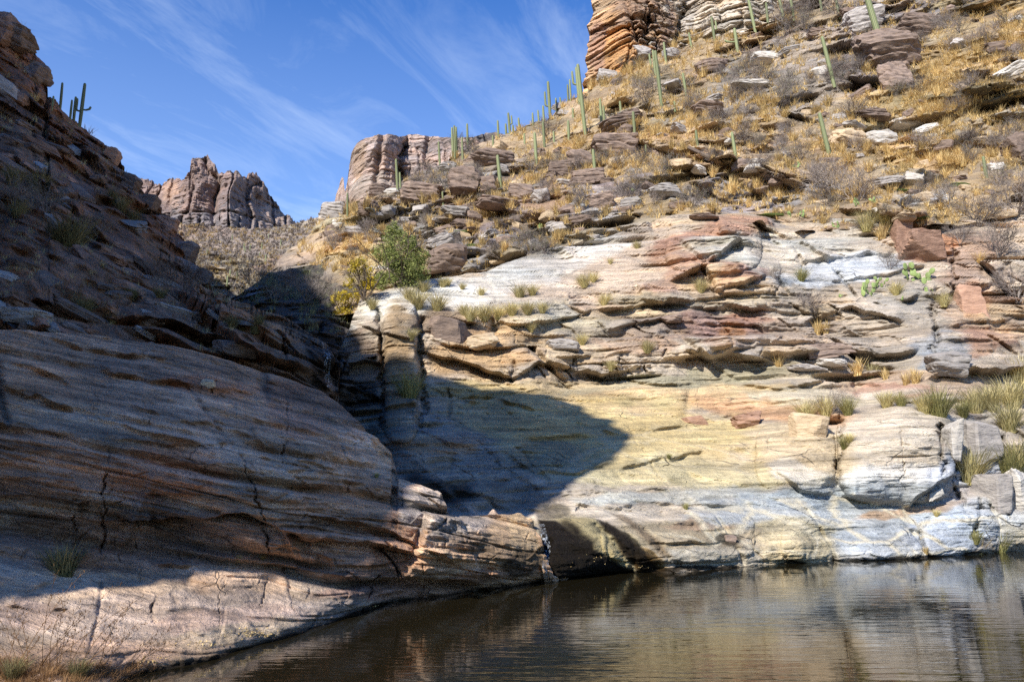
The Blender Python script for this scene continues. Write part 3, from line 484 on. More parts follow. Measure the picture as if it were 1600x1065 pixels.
rw_pat = [
 (760, 455, 230, 34, -6, (0.693, 0.639, 0.556)), (600, 470, 60, 20, -30, (0.673, 0.620, 0.531)), (545, 530, 14, 50, 15, (0.614, 0.564, 0.473)), (980, 410, 150, 60, -20, (0.594, 0.489, 0.390)), (900, 400, 90, 22, -20, (0.673, 0.620, 0.548), .9),
 (1110, 380, 90, 40, -25, (0.416, 0.254, 0.183)), (1070, 415, 60, 28, -25, (0.404, 0.253, 0.191), .9), (1160, 425, 60, 26, -10, (0.396, 0.235, 0.191)), (1260, 390, 140, 36, -5, (0.614, 0.545, 0.448)), (1440, 320, 120, 34, -8, (0.515, 0.461, 0.382)), (1330, 420, 120, 22, -10, (0.560, 0.580, 0.600), .9),
 (900, 490, 330, 18, -3, (0.594, 0.498, 0.357)), (1140, 515, 170, 30, 0, (0.327, 0.207, 0.166)), (1140, 520, 26, 22, 20, RUST, .9), (1170, 490, 40, 10, 0, (0.344, 0.148, 0.085), .8), (1000, 530, 90, 22, 0, (0.404, 0.274, 0.181), .8),
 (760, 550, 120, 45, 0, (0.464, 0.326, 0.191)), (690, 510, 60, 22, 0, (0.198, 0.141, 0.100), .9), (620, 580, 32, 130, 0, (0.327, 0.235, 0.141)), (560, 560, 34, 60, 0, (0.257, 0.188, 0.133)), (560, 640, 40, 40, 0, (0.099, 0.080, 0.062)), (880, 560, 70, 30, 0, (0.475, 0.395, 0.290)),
 (1290, 510, 110, 50, 0, (0.376, 0.310, 0.249)), (1400, 500, 90, 60, 0, (0.376, 0.329, 0.274)), (1530, 440, 110, 60, 60, (0.356, 0.254, 0.191)), (1450, 385, 40, 22, -10, (0.424, 0.221, 0.128), .95), (1530, 460, 22, 34, 0, (0.445, 0.211, 0.106), .95), (1540, 535, 60, 18, -15, (0.404, 0.231, 0.159), .8), (1470, 560, 50, 34, 0, (0.300, 0.310, 0.320)),
 (950, 600, 320, 18, -3, (0.396, 0.348, 0.241)), (1040, 625, 300, 22, -3, (0.554, 0.414, 0.241)), (1300, 620, 120, 16, 0, (0.574, 0.489, 0.349)), (1200, 640, 160, 18, 5, (0.515, 0.301, 0.166), .8), (1165, 660, 26, 14, 0, (0.404, 0.211, 0.117)), (1085, 658, 26, 9, 0, (0.384, 0.200, 0.117)), (1440, 600, 130, 18, 0, (0.455, 0.338, 0.241)), (1400, 612, 60, 9, 0, (0.363, 0.200, 0.149), .7),
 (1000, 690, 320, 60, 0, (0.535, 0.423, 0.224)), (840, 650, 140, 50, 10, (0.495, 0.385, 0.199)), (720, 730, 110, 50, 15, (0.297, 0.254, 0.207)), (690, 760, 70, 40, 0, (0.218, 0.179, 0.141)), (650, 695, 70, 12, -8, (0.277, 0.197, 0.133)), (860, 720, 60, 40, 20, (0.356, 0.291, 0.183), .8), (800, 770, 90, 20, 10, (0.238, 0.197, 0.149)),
 (1100, 740, 180, 28, 0, (0.554, 0.461, 0.274)), (1000, 775, 170, 12, -3, (0.475, 0.451, 0.390)), (1400, 700, 100, 75, 0, (0.554, 0.470, 0.365)), (1420, 760, 100, 26, 0, (0.693, 0.649, 0.581)), (1240, 700, 80, 50, 20, (0.535, 0.432, 0.290)), (1250, 745, 60, 18, 20, (0.634, 0.564, 0.457)),
 (1530, 690, 60, 40, 0, (0.436, 0.376, 0.307)), (1540, 760, 90, 40, 0, (0.580, 0.600, 0.640)), (1560, 770, 26, 32, 0, (0.238, 0.207, 0.183), .8), (1300, 820, 320, 50, -3, (0.440, 0.450, 0.440)), (1230, 850, 90, 34, 0, (0.495, 0.414, 0.249), .8), (1400, 845, 90, 26, 0, (0.420, 0.440, 0.450)), (1480, 830, 70, 45, 0, (0.520, 0.550, 0.590)), (1420, 800, 80, 10, -8, (0.445, 0.263, 0.128), .7),
 (1060, 840, 140, 34, 5, (0.337, 0.273, 0.183)), (920, 850, 130, 46, 30, (0.376, 0.310, 0.183)), (780, 850, 60, 50, 0, (0.396, 0.310, 0.166)), (1010, 875, 40, 14, 30, (0.303, 0.179, 0.053), .8), (1120, 870, 80, 18, 0, (0.416, 0.357, 0.249)), (1080, 825, 60, 12, 0, (0.303, 0.190, 0.128), .6),
 ([(858, 806), (930, 806), (985, 860), (975, 890), (900, 846)], 4, (0.36, 0.29, 0.15), .9), ([(700, 815), (835, 806), (850, 862), (840, 905), (760, 905)], 6, (0.40, 0.31, 0.16), .8), ([(1040, 860), (1180, 850), (1200, 880), (1060, 890)], 6, (0.40, 0.37, 0.31), .7),
 ([(838, 806), (868, 812), (905, 848), (948, 870), (984, 893), (930, 910), (858, 912), (850, 862)], 3, (0.012, 0.009, 0.005)), ([(930, 808), (950, 812), (986, 848), (1012, 870), (1042, 892), (1006, 900), (972, 866)], 3, (0.059, 0.039, 0.018)), ([(985, 868), (1012, 872), (1040, 892), (1000, 898)], 4, (0.257, 0.132, 0.025), .9), ([(955, 798), (975, 800), (1020, 838), (1050, 870), (1035, 872), (1000, 842)], 4, (0.148, 0.103, 0.062), .8),
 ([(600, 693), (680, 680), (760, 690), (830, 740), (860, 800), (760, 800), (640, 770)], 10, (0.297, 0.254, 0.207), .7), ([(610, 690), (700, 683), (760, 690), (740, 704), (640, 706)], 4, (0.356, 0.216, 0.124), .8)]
rw_masks = [(0, (1350, 825, 330, 55, 0, 1.0)), (0, (1000, 720, 200, 60, 0, .35)), (0, (720, 730, 110, 60, 0, .25)), (1, (905, 862, 24, 62, -42, 1.0)), (1, (880, 880, 34, 26, -20, 1)), (1, (850, 870, 10, 44, -10, 1)), (1, (975, 850, 12, 58, -45, .9)), (1, (1008, 880, 22, 18, 0, .7)), (1, (690, 765, 60, 18, 15, .8)), (1, (860, 800, 26, 10, 0, .6)), (1, (1140, 845, 14, 8, 0, .8)),
  (1, (1225, 883, 430, 4.5, -3.6, .95)), (1, ([(838, 806), (868, 812), (905, 848), (948, 870), (984, 893), (930, 910), (858, 912), (850, 862)], 4)), (1, ([(932, 810), (950, 814), (985, 848), (1008, 870), (1036, 890), (1006, 898), (974, 866)], 4))]
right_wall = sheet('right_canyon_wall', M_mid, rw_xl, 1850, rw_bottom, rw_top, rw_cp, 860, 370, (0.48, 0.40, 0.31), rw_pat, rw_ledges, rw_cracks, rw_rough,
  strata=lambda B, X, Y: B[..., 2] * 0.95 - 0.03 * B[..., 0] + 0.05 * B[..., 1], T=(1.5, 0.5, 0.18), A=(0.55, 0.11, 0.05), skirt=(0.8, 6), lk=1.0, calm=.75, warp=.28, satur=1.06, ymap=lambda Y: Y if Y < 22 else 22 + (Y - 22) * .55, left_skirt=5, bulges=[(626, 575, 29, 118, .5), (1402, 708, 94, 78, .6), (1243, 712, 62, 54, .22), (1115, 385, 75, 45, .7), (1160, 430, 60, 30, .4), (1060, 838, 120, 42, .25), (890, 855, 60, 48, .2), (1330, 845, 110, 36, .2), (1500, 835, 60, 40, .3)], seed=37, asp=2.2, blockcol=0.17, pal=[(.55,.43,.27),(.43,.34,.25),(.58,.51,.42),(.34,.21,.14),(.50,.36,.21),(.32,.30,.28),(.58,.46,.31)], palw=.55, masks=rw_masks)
# hillside
hl_top = [(380, 470), (440, 400), (470, 375), (500, 345), (515, 325), (540, 318), (600, 295), (650, 272), (700, 248), (750, 225), (800, 205), (850, 188), (880, 165), (915, 140), (940, 110), (1000, 70), (1100, 40), (1200, 10), (1260, -30), (1400, -200), (1850, -300)]
hl_bottom = [(380, 500), (600, 490), (700, 460), (800, 430), (870, 402), (950, 388), (1050, 356), (1170, 350), (1230, 362), (1300, 358), (1400, 362), (1500, 352), (1600, 330), (1850, 280)]
hl_cp = [(420, 470, 38), (500, 480, 33), (600, 480, 29.5), (700, 450, 33), (800, 425, 36), (870, 400, 37.5), (950, 384, 38.6), (1050, 353, 39.5), (1170, 348, 40.5), (1300, 355, 40), (1400, 358, 38.3), (1500, 350, 38), (1600, 325, 38.6), (1800, 270, 43),
  (420, 430, 60), (520, 420, 44), (600, 410, 41), (700, 385, 44), (800, 360, 46), (900, 340, 46.5), (1000, 310, 49), (1200, 310, 46), (1400, 300, 45), (1600, 260, 47),
  (480, 365, 78), (560, 350, 64), (520, 328, 78), (600, 305, 80), (650, 330, 64), (700, 300, 72), (700, 255, 95), (800, 280, 72), (800, 212, 112), (900, 250, 74), (860, 190, 115), (920, 150, 122), (900, 200, 98), (1000, 200, 82), (1000, 130, 108), (1080, 90, 118), (1100, 250, 60), (1200, 210, 68), (1200, 120, 94), (1200, 50, 118), (1400, 150, 76), (1400, 50, 98), (1600, 150, 64), (1600, 50, 82), (1600, 0, 92), (1300, -40, 130), (1800, 0, 88), (1600, -200, 140)]
def hl_rough(X, Y):
    r = 0.35 + 0.9 * sst(fbm(X / 90, Y / 45, seed=8, o=3), -0.15, 0.35)
    for p, k in (((1380, 70, 90, 80, -20), 1.0), ((620, 320, 120, 30, 0), .9), ((760, 330, 160, 50, 0), .9), ((930, 240, 60, 40, 0), 1.0), ((1100, 290, 130, 20, 0), .8), ((860, 290, 110, 50, -15), .9), ((1400, 200, 60, 30, 0), .6)):
        r = r + k * patch_w(X, Y, p, 0, 0)
    return np.clip(r, 0.2, 1.4)
hl_pat = [(1200, 250, 900, 330, -25, (0.36, 0.27, 0.16)), (1500, 150, 220, 160, -30, (0.42, 0.30, 0.15)), (1050, 180, 200, 50, -20, (0.40, 0.29, 0.15), .9), (870, 270, 60, 18, -35, (0.44, 0.32, 0.16)), (1250, 110, 200, 60, -15, (0.34, 0.28, 0.22)), (1380, 60, 90, 60, -10, (0.24, 0.20, 0.18)),
  (700, 290, 160, 40, -5, (0.26, 0.21, 0.17)), (620, 330, 110, 24, 0, (0.28, 0.25, 0.22)), (1150, 300, 160, 22, 0, (0.36, 0.34, 0.33)), (880, 330, 140, 36, -15, (0.28, 0.23, 0.22)), (780, 360, 120, 26, -10, (0.27, 0.22, 0.21)), (850, 330, 30, 50, 40, (0.42, 0.26, 0.14), .8), (720, 330, 40, 40, 0, (0.42, 0.24, 0.13), .6), (560, 340, 60, 60, 0, (0.40, 0.32, 0.19)), (560, 400, 90, 40, 0, (0.42, 0.33, 0.17)), (460, 430, 70, 50, 0, (0.30, 0.25, 0.20)),
  (950, 330, 50, 20, -10, (0.45, 0.43, 0.42)), (1440, 310, 60, 18, -8, (0.46, 0.46, 0.45)), (1180, 310, 80, 14, 0, (0.44, 0.43, 0.43))]
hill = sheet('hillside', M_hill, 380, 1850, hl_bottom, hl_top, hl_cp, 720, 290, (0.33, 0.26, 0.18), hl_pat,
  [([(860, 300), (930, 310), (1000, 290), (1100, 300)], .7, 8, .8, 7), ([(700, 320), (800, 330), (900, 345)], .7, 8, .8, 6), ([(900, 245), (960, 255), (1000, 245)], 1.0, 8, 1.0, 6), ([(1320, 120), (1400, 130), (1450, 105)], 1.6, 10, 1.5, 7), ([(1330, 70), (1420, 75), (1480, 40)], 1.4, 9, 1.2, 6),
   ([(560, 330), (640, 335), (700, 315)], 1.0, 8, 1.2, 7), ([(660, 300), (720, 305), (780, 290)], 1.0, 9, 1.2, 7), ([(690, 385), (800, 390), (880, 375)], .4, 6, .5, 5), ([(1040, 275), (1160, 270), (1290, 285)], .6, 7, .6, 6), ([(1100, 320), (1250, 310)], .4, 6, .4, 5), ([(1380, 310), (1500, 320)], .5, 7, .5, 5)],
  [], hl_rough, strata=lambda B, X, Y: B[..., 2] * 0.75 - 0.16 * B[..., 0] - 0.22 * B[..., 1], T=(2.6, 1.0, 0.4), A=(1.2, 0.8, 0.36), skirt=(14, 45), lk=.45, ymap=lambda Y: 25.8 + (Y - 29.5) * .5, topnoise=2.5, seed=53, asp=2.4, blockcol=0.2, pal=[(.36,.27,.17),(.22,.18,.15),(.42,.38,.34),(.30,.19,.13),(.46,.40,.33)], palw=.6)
# gorge at the head of the pool
gg_top = [(300, 500), (345, 470), (375, 457), (400, 440), (420, 424), (450, 418), (500, 412), (540, 415), (580, 432), (680, 440)]
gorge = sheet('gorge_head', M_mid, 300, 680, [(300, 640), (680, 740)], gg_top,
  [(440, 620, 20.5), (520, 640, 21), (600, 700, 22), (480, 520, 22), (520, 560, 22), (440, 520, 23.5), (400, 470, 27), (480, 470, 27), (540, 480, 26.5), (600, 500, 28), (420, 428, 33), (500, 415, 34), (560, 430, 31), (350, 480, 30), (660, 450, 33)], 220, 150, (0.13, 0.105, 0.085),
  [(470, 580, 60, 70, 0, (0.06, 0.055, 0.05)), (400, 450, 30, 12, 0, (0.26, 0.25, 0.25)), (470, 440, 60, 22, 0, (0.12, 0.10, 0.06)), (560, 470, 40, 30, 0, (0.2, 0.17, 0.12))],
  [([(350, 490), (430, 488), (520, 478)], .5, 7, .5, 7), ([(380, 460), (440, 458), (520, 450)], .4, 7, .4, 6), ([(430, 512), (520, 500)], .4, 7, .4, 6)], [], None, T=(1.0, .4, .16), A=(.5, .3, .12), skirt=(4, 12), seed=61, masks=[(1, (500, 580, 30, 60, 0, .9))])
# far ground: talus hill, crags, mesa, orange cliff
talus = sheet('far_talus_slope', M_far, 150, 640, [(150, 520), (640, 520)], [(150, 320), (300, 350), (400, 358), (450, 352), (500, 338), (640, 320)],
  [(300, 480, 95), (400, 470, 95), (500, 460, 100), (200, 480, 95), (300, 400, 150), (400, 400, 150), (500, 390, 140), (300, 360, 210), (400, 362, 215), (480, 350, 200), (600, 340, 190), (600, 480, 110)], 260, 110, (0.33, 0.28, 0.21),
  [(400, 380, 200, 20, 0, (0.31, 0.25, 0.20)), (380, 430, 90, 22, -20, (0.36, 0.30, 0.20)), (440, 410, 40, 12, -10, (0.28, 0.2, 0.17), .8), (300, 360, 90, 14, 0, (0.34, 0.25, 0.19))], [], [], None, T=(3.5, 1.4, .6), A=(2.0, 1.2, .6), skirt=(8, 40), seed=67, blockcol=.15)
pk_top = [(120, 300), (190, 285), (212, 274), (228, 272), (238, 290), (252, 288), (262, 281), (278, 278), (290, 280), (298, 262), (301, 249), (312, 246), (325, 250), (331, 264), (345, 272), (360, 270), (378, 271), (400, 273), (408, 287), (425, 304), (440, 318), (446, 330), (456, 342), (466, 345), (470, 372), (480, 400)]
peak = sheet('far_crags', M_far, 120, 478, [(120, 420), (480, 430)], pk_top,
  [(120, 300, 330), (230, 280, 330), (310, 250, 315), (400, 275, 318), (465, 350, 330), (120, 400, 280), (300, 400, 270), (460, 400, 280), (270, 330, 300), (350, 340, 290), (430, 350, 305)], 420, 170, (0.27, 0.20, 0.175),
  [(340, 300, 200, 50, 0, (0.27, 0.19, 0.16)), (340, 360, 200, 30, 0, (0.24, 0.20, 0.19)), (270, 300, 20, 20, 0, (0.40, 0.26, 0.18), .8), (430, 330, 30, 20, 0, (0.34, 0.26, 0.22))], [], [], None,
  T=(9, 3.2, 1.2), A=(.6, .5, .4), fluting=9, fl=8, topnoise=13.0, warp=.2, skirt=(60, 60), seed=71, blockcol=.07, ldep=.3, lines=(9, 4), asp=.9, scale=1.0)
ms_top = [(520, 330), (526, 305), (531, 292), (534, 276), (538, 278), (541, 300), (545, 285), (546, 262), (552, 240), (560, 226), (572, 217), (590, 212), (605, 208), (625, 212), (650, 209), (690, 214), (715, 217), (745, 212), (758, 206), (775, 209), (800, 215), (900, 225)]
mesa = sheet('mesa_cliff', M_far, 520, 900, [(520, 400), (900, 330)], ms_top,
  [(530, 330, 215), (535, 280, 212), (560, 330, 190), (560, 240, 196), (600, 330, 180), (605, 220, 186), (640, 300, 190), (645, 215, 198), (700, 300, 180), (700, 220, 192), (800, 300, 185), (800, 220, 192), (900, 230, 190)], 380, 170, (0.50, 0.38, 0.31),
  [(620, 260, 200, 80, 0, (0.50, 0.37, 0.31)), (560, 270, 12, 60, 5, (0.44, 0.30, 0.2), .8), (665, 225, 60, 8, 0, (0.24, 0.19, 0.17), .9), (600, 290, 60, 20, 0, (0.44, 0.35, 0.28), .8), (760, 215, 40, 12, 0, (0.16, 0.14, 0.13))], [], [([(635, 215), (628, 300)], 5, 5)], None,
  T=(9, 2.6, 1.0), A=(.7, .3, .2), fluting=4.5, fl=7, topnoise=3.0, warp=.1, skirt=(20, 80), left_skirt=30, seed=79, blockcol=.06, ldep=.3, lines=(7, 3), asp=.8)
cl_top = [(900, -260), (1300, -260)]
cliff = sheet('orange_cliff', M_far, [(0, 905), (.08, 912), (.2, 921), (.3, 922), (.42, 931), (.52, 935), (.62, 934), (.8, 945), (1, 960)], 1330, [(900, 190), (1330, 120)], cl_top,
  [(912, 180, 128), (930, 100, 126), (935, 0, 128), (950, -200, 135), (1000, 150, 122), (1000, 80, 119), (1000, 0, 122), (1070, 120, 122), (1060, 0, 127), (1080, 60, 125), (1120, 60, 121), (1130, 0, 122), (1250, 60, 122), (1250, 0, 124), (1250, -200, 135), (1000, -200, 132)], 420, 300, (0.60, 0.42, 0.27),
  [(980, 80, 60, 90, 5, (0.62, 0.36, 0.18)), (960, 110, 40, 40, 0, (0.50, 0.30, 0.15)), (935, 90, 14, 60, 0, (0.40, 0.26, 0.2), .8), (1010, 20, 60, 40, 0, (0.34, 0.24, 0.18), .8), (1150, 30, 110, 80, 0, (0.66, 0.57, 0.46)), (1070, 30, 14, 60, 10, (0.56, 0.48, 0.4)), (1040, 60, 10, 50, 10, (0.30, 0.2, 0.15), .8)], [], [([(1068, 0), (1050, 90)], 1.8, 6), ([(1020, 0), (1008, 60)], 1.5, 5)], None,
  T=(3.2, 1.2, .5), A=(.8, .5, .25), fluting=1.8, fl=5, skirt=(5, 40), left_skirt=40, xnoise=9, satur=1.12, ymap=lambda Y: Y * .62, seed=83, blockcol=.2, asp=1.1)
# canyon side left of and behind the viewer: unseen wall, shaped to cast the shade over the left half of the pool
bpy.context.view_layer.update(); DG = bpy.context.evaluated_depsgraph_get()
TERR = [left_cliff, upper_slope, right_wall, hill, gorge, talus, peak, mesa, cliff]
CAMP = Vector((0, 0, CAMZ))
def hit(px, py, objs=None):
    x, y, z = ray(px, py); d = Vector((float(x), float(y), float(z))).normalized(); best = None
    for o in (objs or TERR):
        ok, loc, nrm, fi = o.ray_cast(CAMP, d, depsgraph=DG)
        if ok and (best is None or (loc - CAMP).length < best[0]): best = ((loc - CAMP).length, loc, nrm, o)
    return best
def off_pt(px, py, Y, t):
    h = hit(px, py); q = np.array(h[1]) if h and px >= 0 else np.array(P(px, py, Y)).reshape(3)
    return q + t * np.array(SUN)
crest = [off_pt(-250, 935, 8.0, 27), off_pt(0, 905, 8.2, 26), off_pt(120, 915, 8.4, 25.5), off_pt(300, 906, 8.6, 25), off_pt(430, 903, 8.9, 25), off_pt(560, 935, 10.0, 25), off_pt(628, 850, 11.2, 25),
  off_pt(640, 770, 12.2, 25), off_pt(760, 800, 15, 25), off_pt(880, 768, 16.4, 25), off_pt(960, 722, 18, 25.5), off_pt(985, 685, 18.9, 26), off_pt(955, 662, 19.4, 26), off_pt(900, 636, 21, 27), off_pt(850, 640, 21, 28), off_pt(800, 618, 22.2, 29), off_pt(745, 626, 22, 29.5), off_pt(695, 638, 21, 30.5), off_pt(655, 606, 21.5, 32), off_pt(612, 570, 22.5, 34), off_pt(570, 536, 23.5, 36), off_pt(530, 515, 25, 38), off_pt(480, 425, 33, 44), off_pt(330, 430, 31, 50), off_pt(200, 270, 42, 62), off_pt(60, 60, 50, 76)]
crest = np.array(crest); nC = 500
tq = np.linspace(0, len(crest) - 1, nC); cr = np.stack([np.interp(tq, np.arange(len(crest)), crest[:, i]) for i in range(3)], 1)
cr[:, 2] += (0.08 + 0.75 * sst(tq, 6, 9)) * fbm(tq * 3.4, 0 * tq, seed=5, o=5, g=.65); rows = []
wv = 1 - sst(tq, 5.6, 7.0)                                      # the first stretch is an invented overhang, open below so sun reaches the ledge
for k in range(14):
    t = k / 13; sdn = 1 - t; q = cr.copy(); f = min(1, sdn / .3); z1 = cr[:, 2] + 6.6 * wv * f - (1 - wv) * .3 * (cr[:, 2] + 1) * f
    q[:, 2] = z1 if sdn <= .3 else z1 + (-1 - z1) * (sdn - .3) / .7
    q[:, 0] += -14 * wv * f + 0.8 * fbm(tq * 1.5, 0 * tq + k * .7, seed=6) * sdn - sdn * .5; q[:, 1] += 0.6 * fbm(tq * 1.5, 0 * tq + k * .7, seed=7) * sdn; rows.append(q)
for k in range(1, 12):
    t = k / 11; q = cr.copy(); q[:, 0] -= t * 130; q[:, 2] += t * (34 + 44 * wv) + 1.5 * fbm(tq / 3, 0 * tq + k * .5, seed=9) * min(1, k / 3); rows.append(q)
VO = np.array(rows)
c_ = np.ones(VO.shape[:2] + (4,)); c_[..., :3] = (0.48, 0.38, 0.30); m_ = np.zeros(VO.shape[:2] + (4,))
side = mesh_grid('canyon_side_shade_caster', VO, M_mid, {'col': ('FLOAT_COLOR', c_), 'msk': ('FLOAT_COLOR', m_), 'rc': ('FLOAT_VECTOR', VO.copy())})
# broad ground under and beyond everything
def plain_mat(name, c, rough=0.9, var=0.25, scale=0.5, spec=0.2):
    m = bpy.data.materials.new(name); m.use_nodes = True; t = m.node_tree; b = t.nodes['Principled BSDF']
    tcn = N(t, 'ShaderNodeTexCoord'); nn = N(t, 'ShaderNodeTexNoise', ins={'Scale': scale, 'Detail': 8.0, 'Roughness': .65}); L(t, tcn.outputs['Object'], nn.inputs['Vector'])
    r = N(t, 'ShaderNodeMix', data_type='RGBA'); L(t, nn.outputs['Fac'], r.inputs[0]); r.inputs[6].default_value = (*[x * (1 - var) for x in c], 1); r.inputs[7].default_value = (*[x * (1 + var) for x in c], 1)
    L(t, r.outputs[2], b.inputs['Base Color']); b.inputs['Roughness'].default_value = rough; b.inputs['Specular IOR Level'].default_value = spec
    bpn = N(t, 'ShaderNodeBump', ins={'Strength': .5, 'Distance': .05}); L(t, nn.outputs['Fac'], bpn.inputs['Height']); L(t, bpn.outputs[0], b.inputs['Normal'])
    return m
gr = [(-3000, -1500), (3000, -1500), (3000, 4500), (-3000, 4500)]
me = bpy.data.meshes.new('ground'); me.from_pydata([(x, y, -1.6) for x, y in gr], [], [(0, 1, 2, 3)]); me.materials.append(plain_mat('desert_soil', (0.38, 0.30, 0.21), scale=.05))
go = bpy.data.objects.new('ground', me); col.objects.link(go); go['kind'] = 'structure'
# pool bed and water
bed = bpy.data.meshes.new('pool_bed'); bed.from_pydata([(-30, -12, -.9), (34, -12, -.9), (34, 26, -.9), (-30, 26, -.9)], [], [(0, 1, 2, 3)]); bed.materials.append(plain_mat('pool_silt', (0.10, 0.075, 0.04), scale=1.5))
bo = bpy.data.objects.new('pool_bed', bed); col.objects.link(bo); bo['kind'] = 'structure'
wm_ = bpy.data.materials.new('pool_water'); wm_.use_nodes = True; t = wm_.node_tree; b = t.nodes['Principled BSDF']
b.inputs['Base Color'].default_value = (0.010, 0.008, 0.004, 1); b.inputs['Roughness'].default_value = 0.012; b.inputs['IOR'].default_value = 1.37; b.inputs['Specular IOR Level'].default_value = 0.6
tcn = N(t, 'ShaderNodeTexCoord')
def wn_(sc, scale, det, dist=0.0, rot=0):
    mpn = N(t, 'ShaderNodeMapping'); mpn.inputs['Scale'].default_value = sc; mpn.inputs['Rotation'].default_value = (0, 0, R(rot)); L(t, tcn.outputs['Object'], mpn.inputs[0])
    n = N(t, 'ShaderNodeTexNoise', ins={'Scale': scale, 'Detail': det, 'Roughness': .5, 'Distortion': dist}); L(t, mpn.outputs[0], n.inputs['Vector']); return n.outputs['Fac']
w1 = wn_((0.55, 4.2, 1), 1.6, 2.0, .3, 4); w2 = wn_((1.2, 7.5, 1), 2.2, 2.0, .2, -6); w3 = wn_((.5, .9, 1), .5, 2.0)
pw = N(t, 'ShaderNodeMapRange', ins={1: .35, 2: .65, 3: .35, 4: 1.25}); L(t, w3, pw.inputs[0])
ad = N(t, 'ShaderNodeMath', operation='MULTIPLY_ADD', ins={1: .45}); L(t, w2, ad.inputs[0]); L(t, w1, ad.inputs[2])
mu = N(t, 'ShaderNodeMath', operation='MULTIPLY'); L(t, ad.outputs[0], mu.inputs[0]); L(t, pw.outputs[0], mu.inputs[1])
bw = N(t, 'ShaderNodeBump', ins={'Strength': .35, 'Distance': 0.012}); L(t, mu.outputs[0], bw.inputs['Height']); L(t, bw.outputs[0], b.inputs['Normal'])
me = bpy.data.meshes.new('pool_water'); me.from_pydata([(-30, -12, 0), (34, -12, 0), (34, 26, 0), (-30, 26, 0)], [], [(0, 1, 2, 3)]); me.materials.append(wm_)
wo_ = bpy.data.objects.new('pool_water', me); col.objects.link(wo_); wo_['kind'] = 'structure'
# ------------------------------------------------------------------ plants, boulders and small things
def col_mat(name, c1, c2, rough=.8, trans=0.0, scale=3.0, objvar=0.25, attr=False, bump=0.0, spec=.2, stretch=(1, 1, 1)):
    m = bpy.data.materials.new(name); m.use_nodes = True; t = m.node_tree; b = t.nodes['Principled BSDF']; out = t.nodes['Material Output']
    tcn = N(t, 'ShaderNodeTexCoord'); mpn = N(t, 'ShaderNodeMapping'); mpn.inputs['Scale'].default_value = stretch; L(t, tcn.outputs['Object'], mpn.inputs[0])
    nn = N(t, 'ShaderNodeTexNoise', ins={'Scale': scale, 'Detail': 5.0, 'Roughness': .65}); L(t, mpn.outputs[0], nn.inputs['Vector'])
    f = N(t, 'ShaderNodeMapRange', ins={1: .3, 2: .7, 3: 0, 4: 1}); L(t, nn.outputs['Fac'], f.inputs[0]); fac = f.outputs[0]
    if attr:
        at = N(t, 'ShaderNodeAttribute', attribute_name='var'); fac = at.outputs['Fac']
    mx = N(t, 'ShaderNodeMix', data_type='RGBA'); L(t, fac, mx.inputs[0]); mx.inputs[6].default_value = (*c1, 1); mx.inputs[7].default_value = (*c2, 1)
    oi = N(t, 'ShaderNodeObjectInfo'); hv = N(t, 'ShaderNodeHueSaturation'); L(t, mx.outputs[2], hv.inputs['Color'])
    v = N(t, 'ShaderNodeMapRange', ins={3: 1 - objvar, 4: 1 + objvar}); L(t, oi.outputs['Random'], v.inputs[0]); L(t, v.outputs[0], hv.inputs['Value'])
    L(t, hv.outputs[0], b.inputs['Base Color']); b.inputs['Roughness'].default_value = rough; b.inputs['Specular IOR Level'].default_value = spec
    if bump:
        bpn = N(t, 'ShaderNodeBump', ins={'Strength': .8, 'Distance': bump}); L(t, nn.outputs['Fac'], bpn.inputs['Height']); L(t, bpn.outputs[0], b.inputs['Normal'])
    if trans:
        tr = N(t, 'ShaderNodeBsdfTranslucent'); L(t, hv.outputs[0], tr.inputs[0]); ms = N(t, 'ShaderNodeMixShader', ins={0: trans}); L(t, b.outputs[0], ms.inputs[1]); L(t, tr.outputs[0], ms.inputs[2]); L(t, ms.outputs[0], out.inputs[0])
    return m
M_straw = col_mat('straw_grass', (0.36, 0.32, 0.12), (0.74, 0.63, 0.34), trans=.25, attr=True)
M_gold = col_mat('golden_dry_grass', (0.42, 0.28, 0.10), (0.76, 0.58, 0.28), trans=.25, attr=True)
M_green = col_mat('green_grass', (0.14, 0.15, 0.045), (0.52, 0.46, 0.20), trans=.3, attr=True)
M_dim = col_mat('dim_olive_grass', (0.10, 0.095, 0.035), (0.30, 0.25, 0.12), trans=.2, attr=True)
M_red = col_mat('reddish_dry_grass', (0.14, 0.07, 0.03), (0.34, 0.20, 0.09), trans=.2, attr=True)
M_twig = col_mat('grey_twigs', (0.13, 0.105, 0.095), (0.27, 0.23, 0.20), rough=.9, attr=True)
M_sage = col_mat('dusty_green_leaves', (0.10, 0.12, 0.055), (0.27, 0.27, 0.14), rough=.8, attr=True, trans=.15)
M_leaf = col_mat('willow_green_leaves', (0.11, 0.14, 0.04), (0.36, 0.38, 0.13), attr=True, trans=.3)
M_yel = col_mat('autumn_yellow_leaves', (0.22, 0.20, 0.03), (0.70, 0.50, 0.05), attr=True, trans=.3, objvar=.05)
M_bark = col_mat('dark_bark', (0.06, 0.045, 0.035), (0.16, 0.12, 0.09), scale=14, bump=.01)
M_wood = col_mat('bleached_wood', (0.34, 0.27, 0.2), (0.52, 0.44, 0.35), scale=12, stretch=(1, 1, .2))
M_cact = col_mat('saguaro_skin', (0.075, 0.095, 0.045), (0.29, 0.31, 0.16), scale=1.6, attr=True, objvar=.22, rough=.6)
M_pad = col_mat('prickly_pear_skin', (0.11, 0.16, 0.05), (0.27, 0.33, 0.12), scale=6, objvar=.3, rough=.55)
M_moss = col_mat('green_moss', (0.03, 0.045, 0.01), (0.09, 0.11, 0.025), scale=20, bump=.02)
def stone_mat(name, c1, c2):
    m = col_mat(name, c1, c2, rough=.9, scale=2.2, objvar=.22, bump=.10, stretch=(1, 1, 3.2)); return m
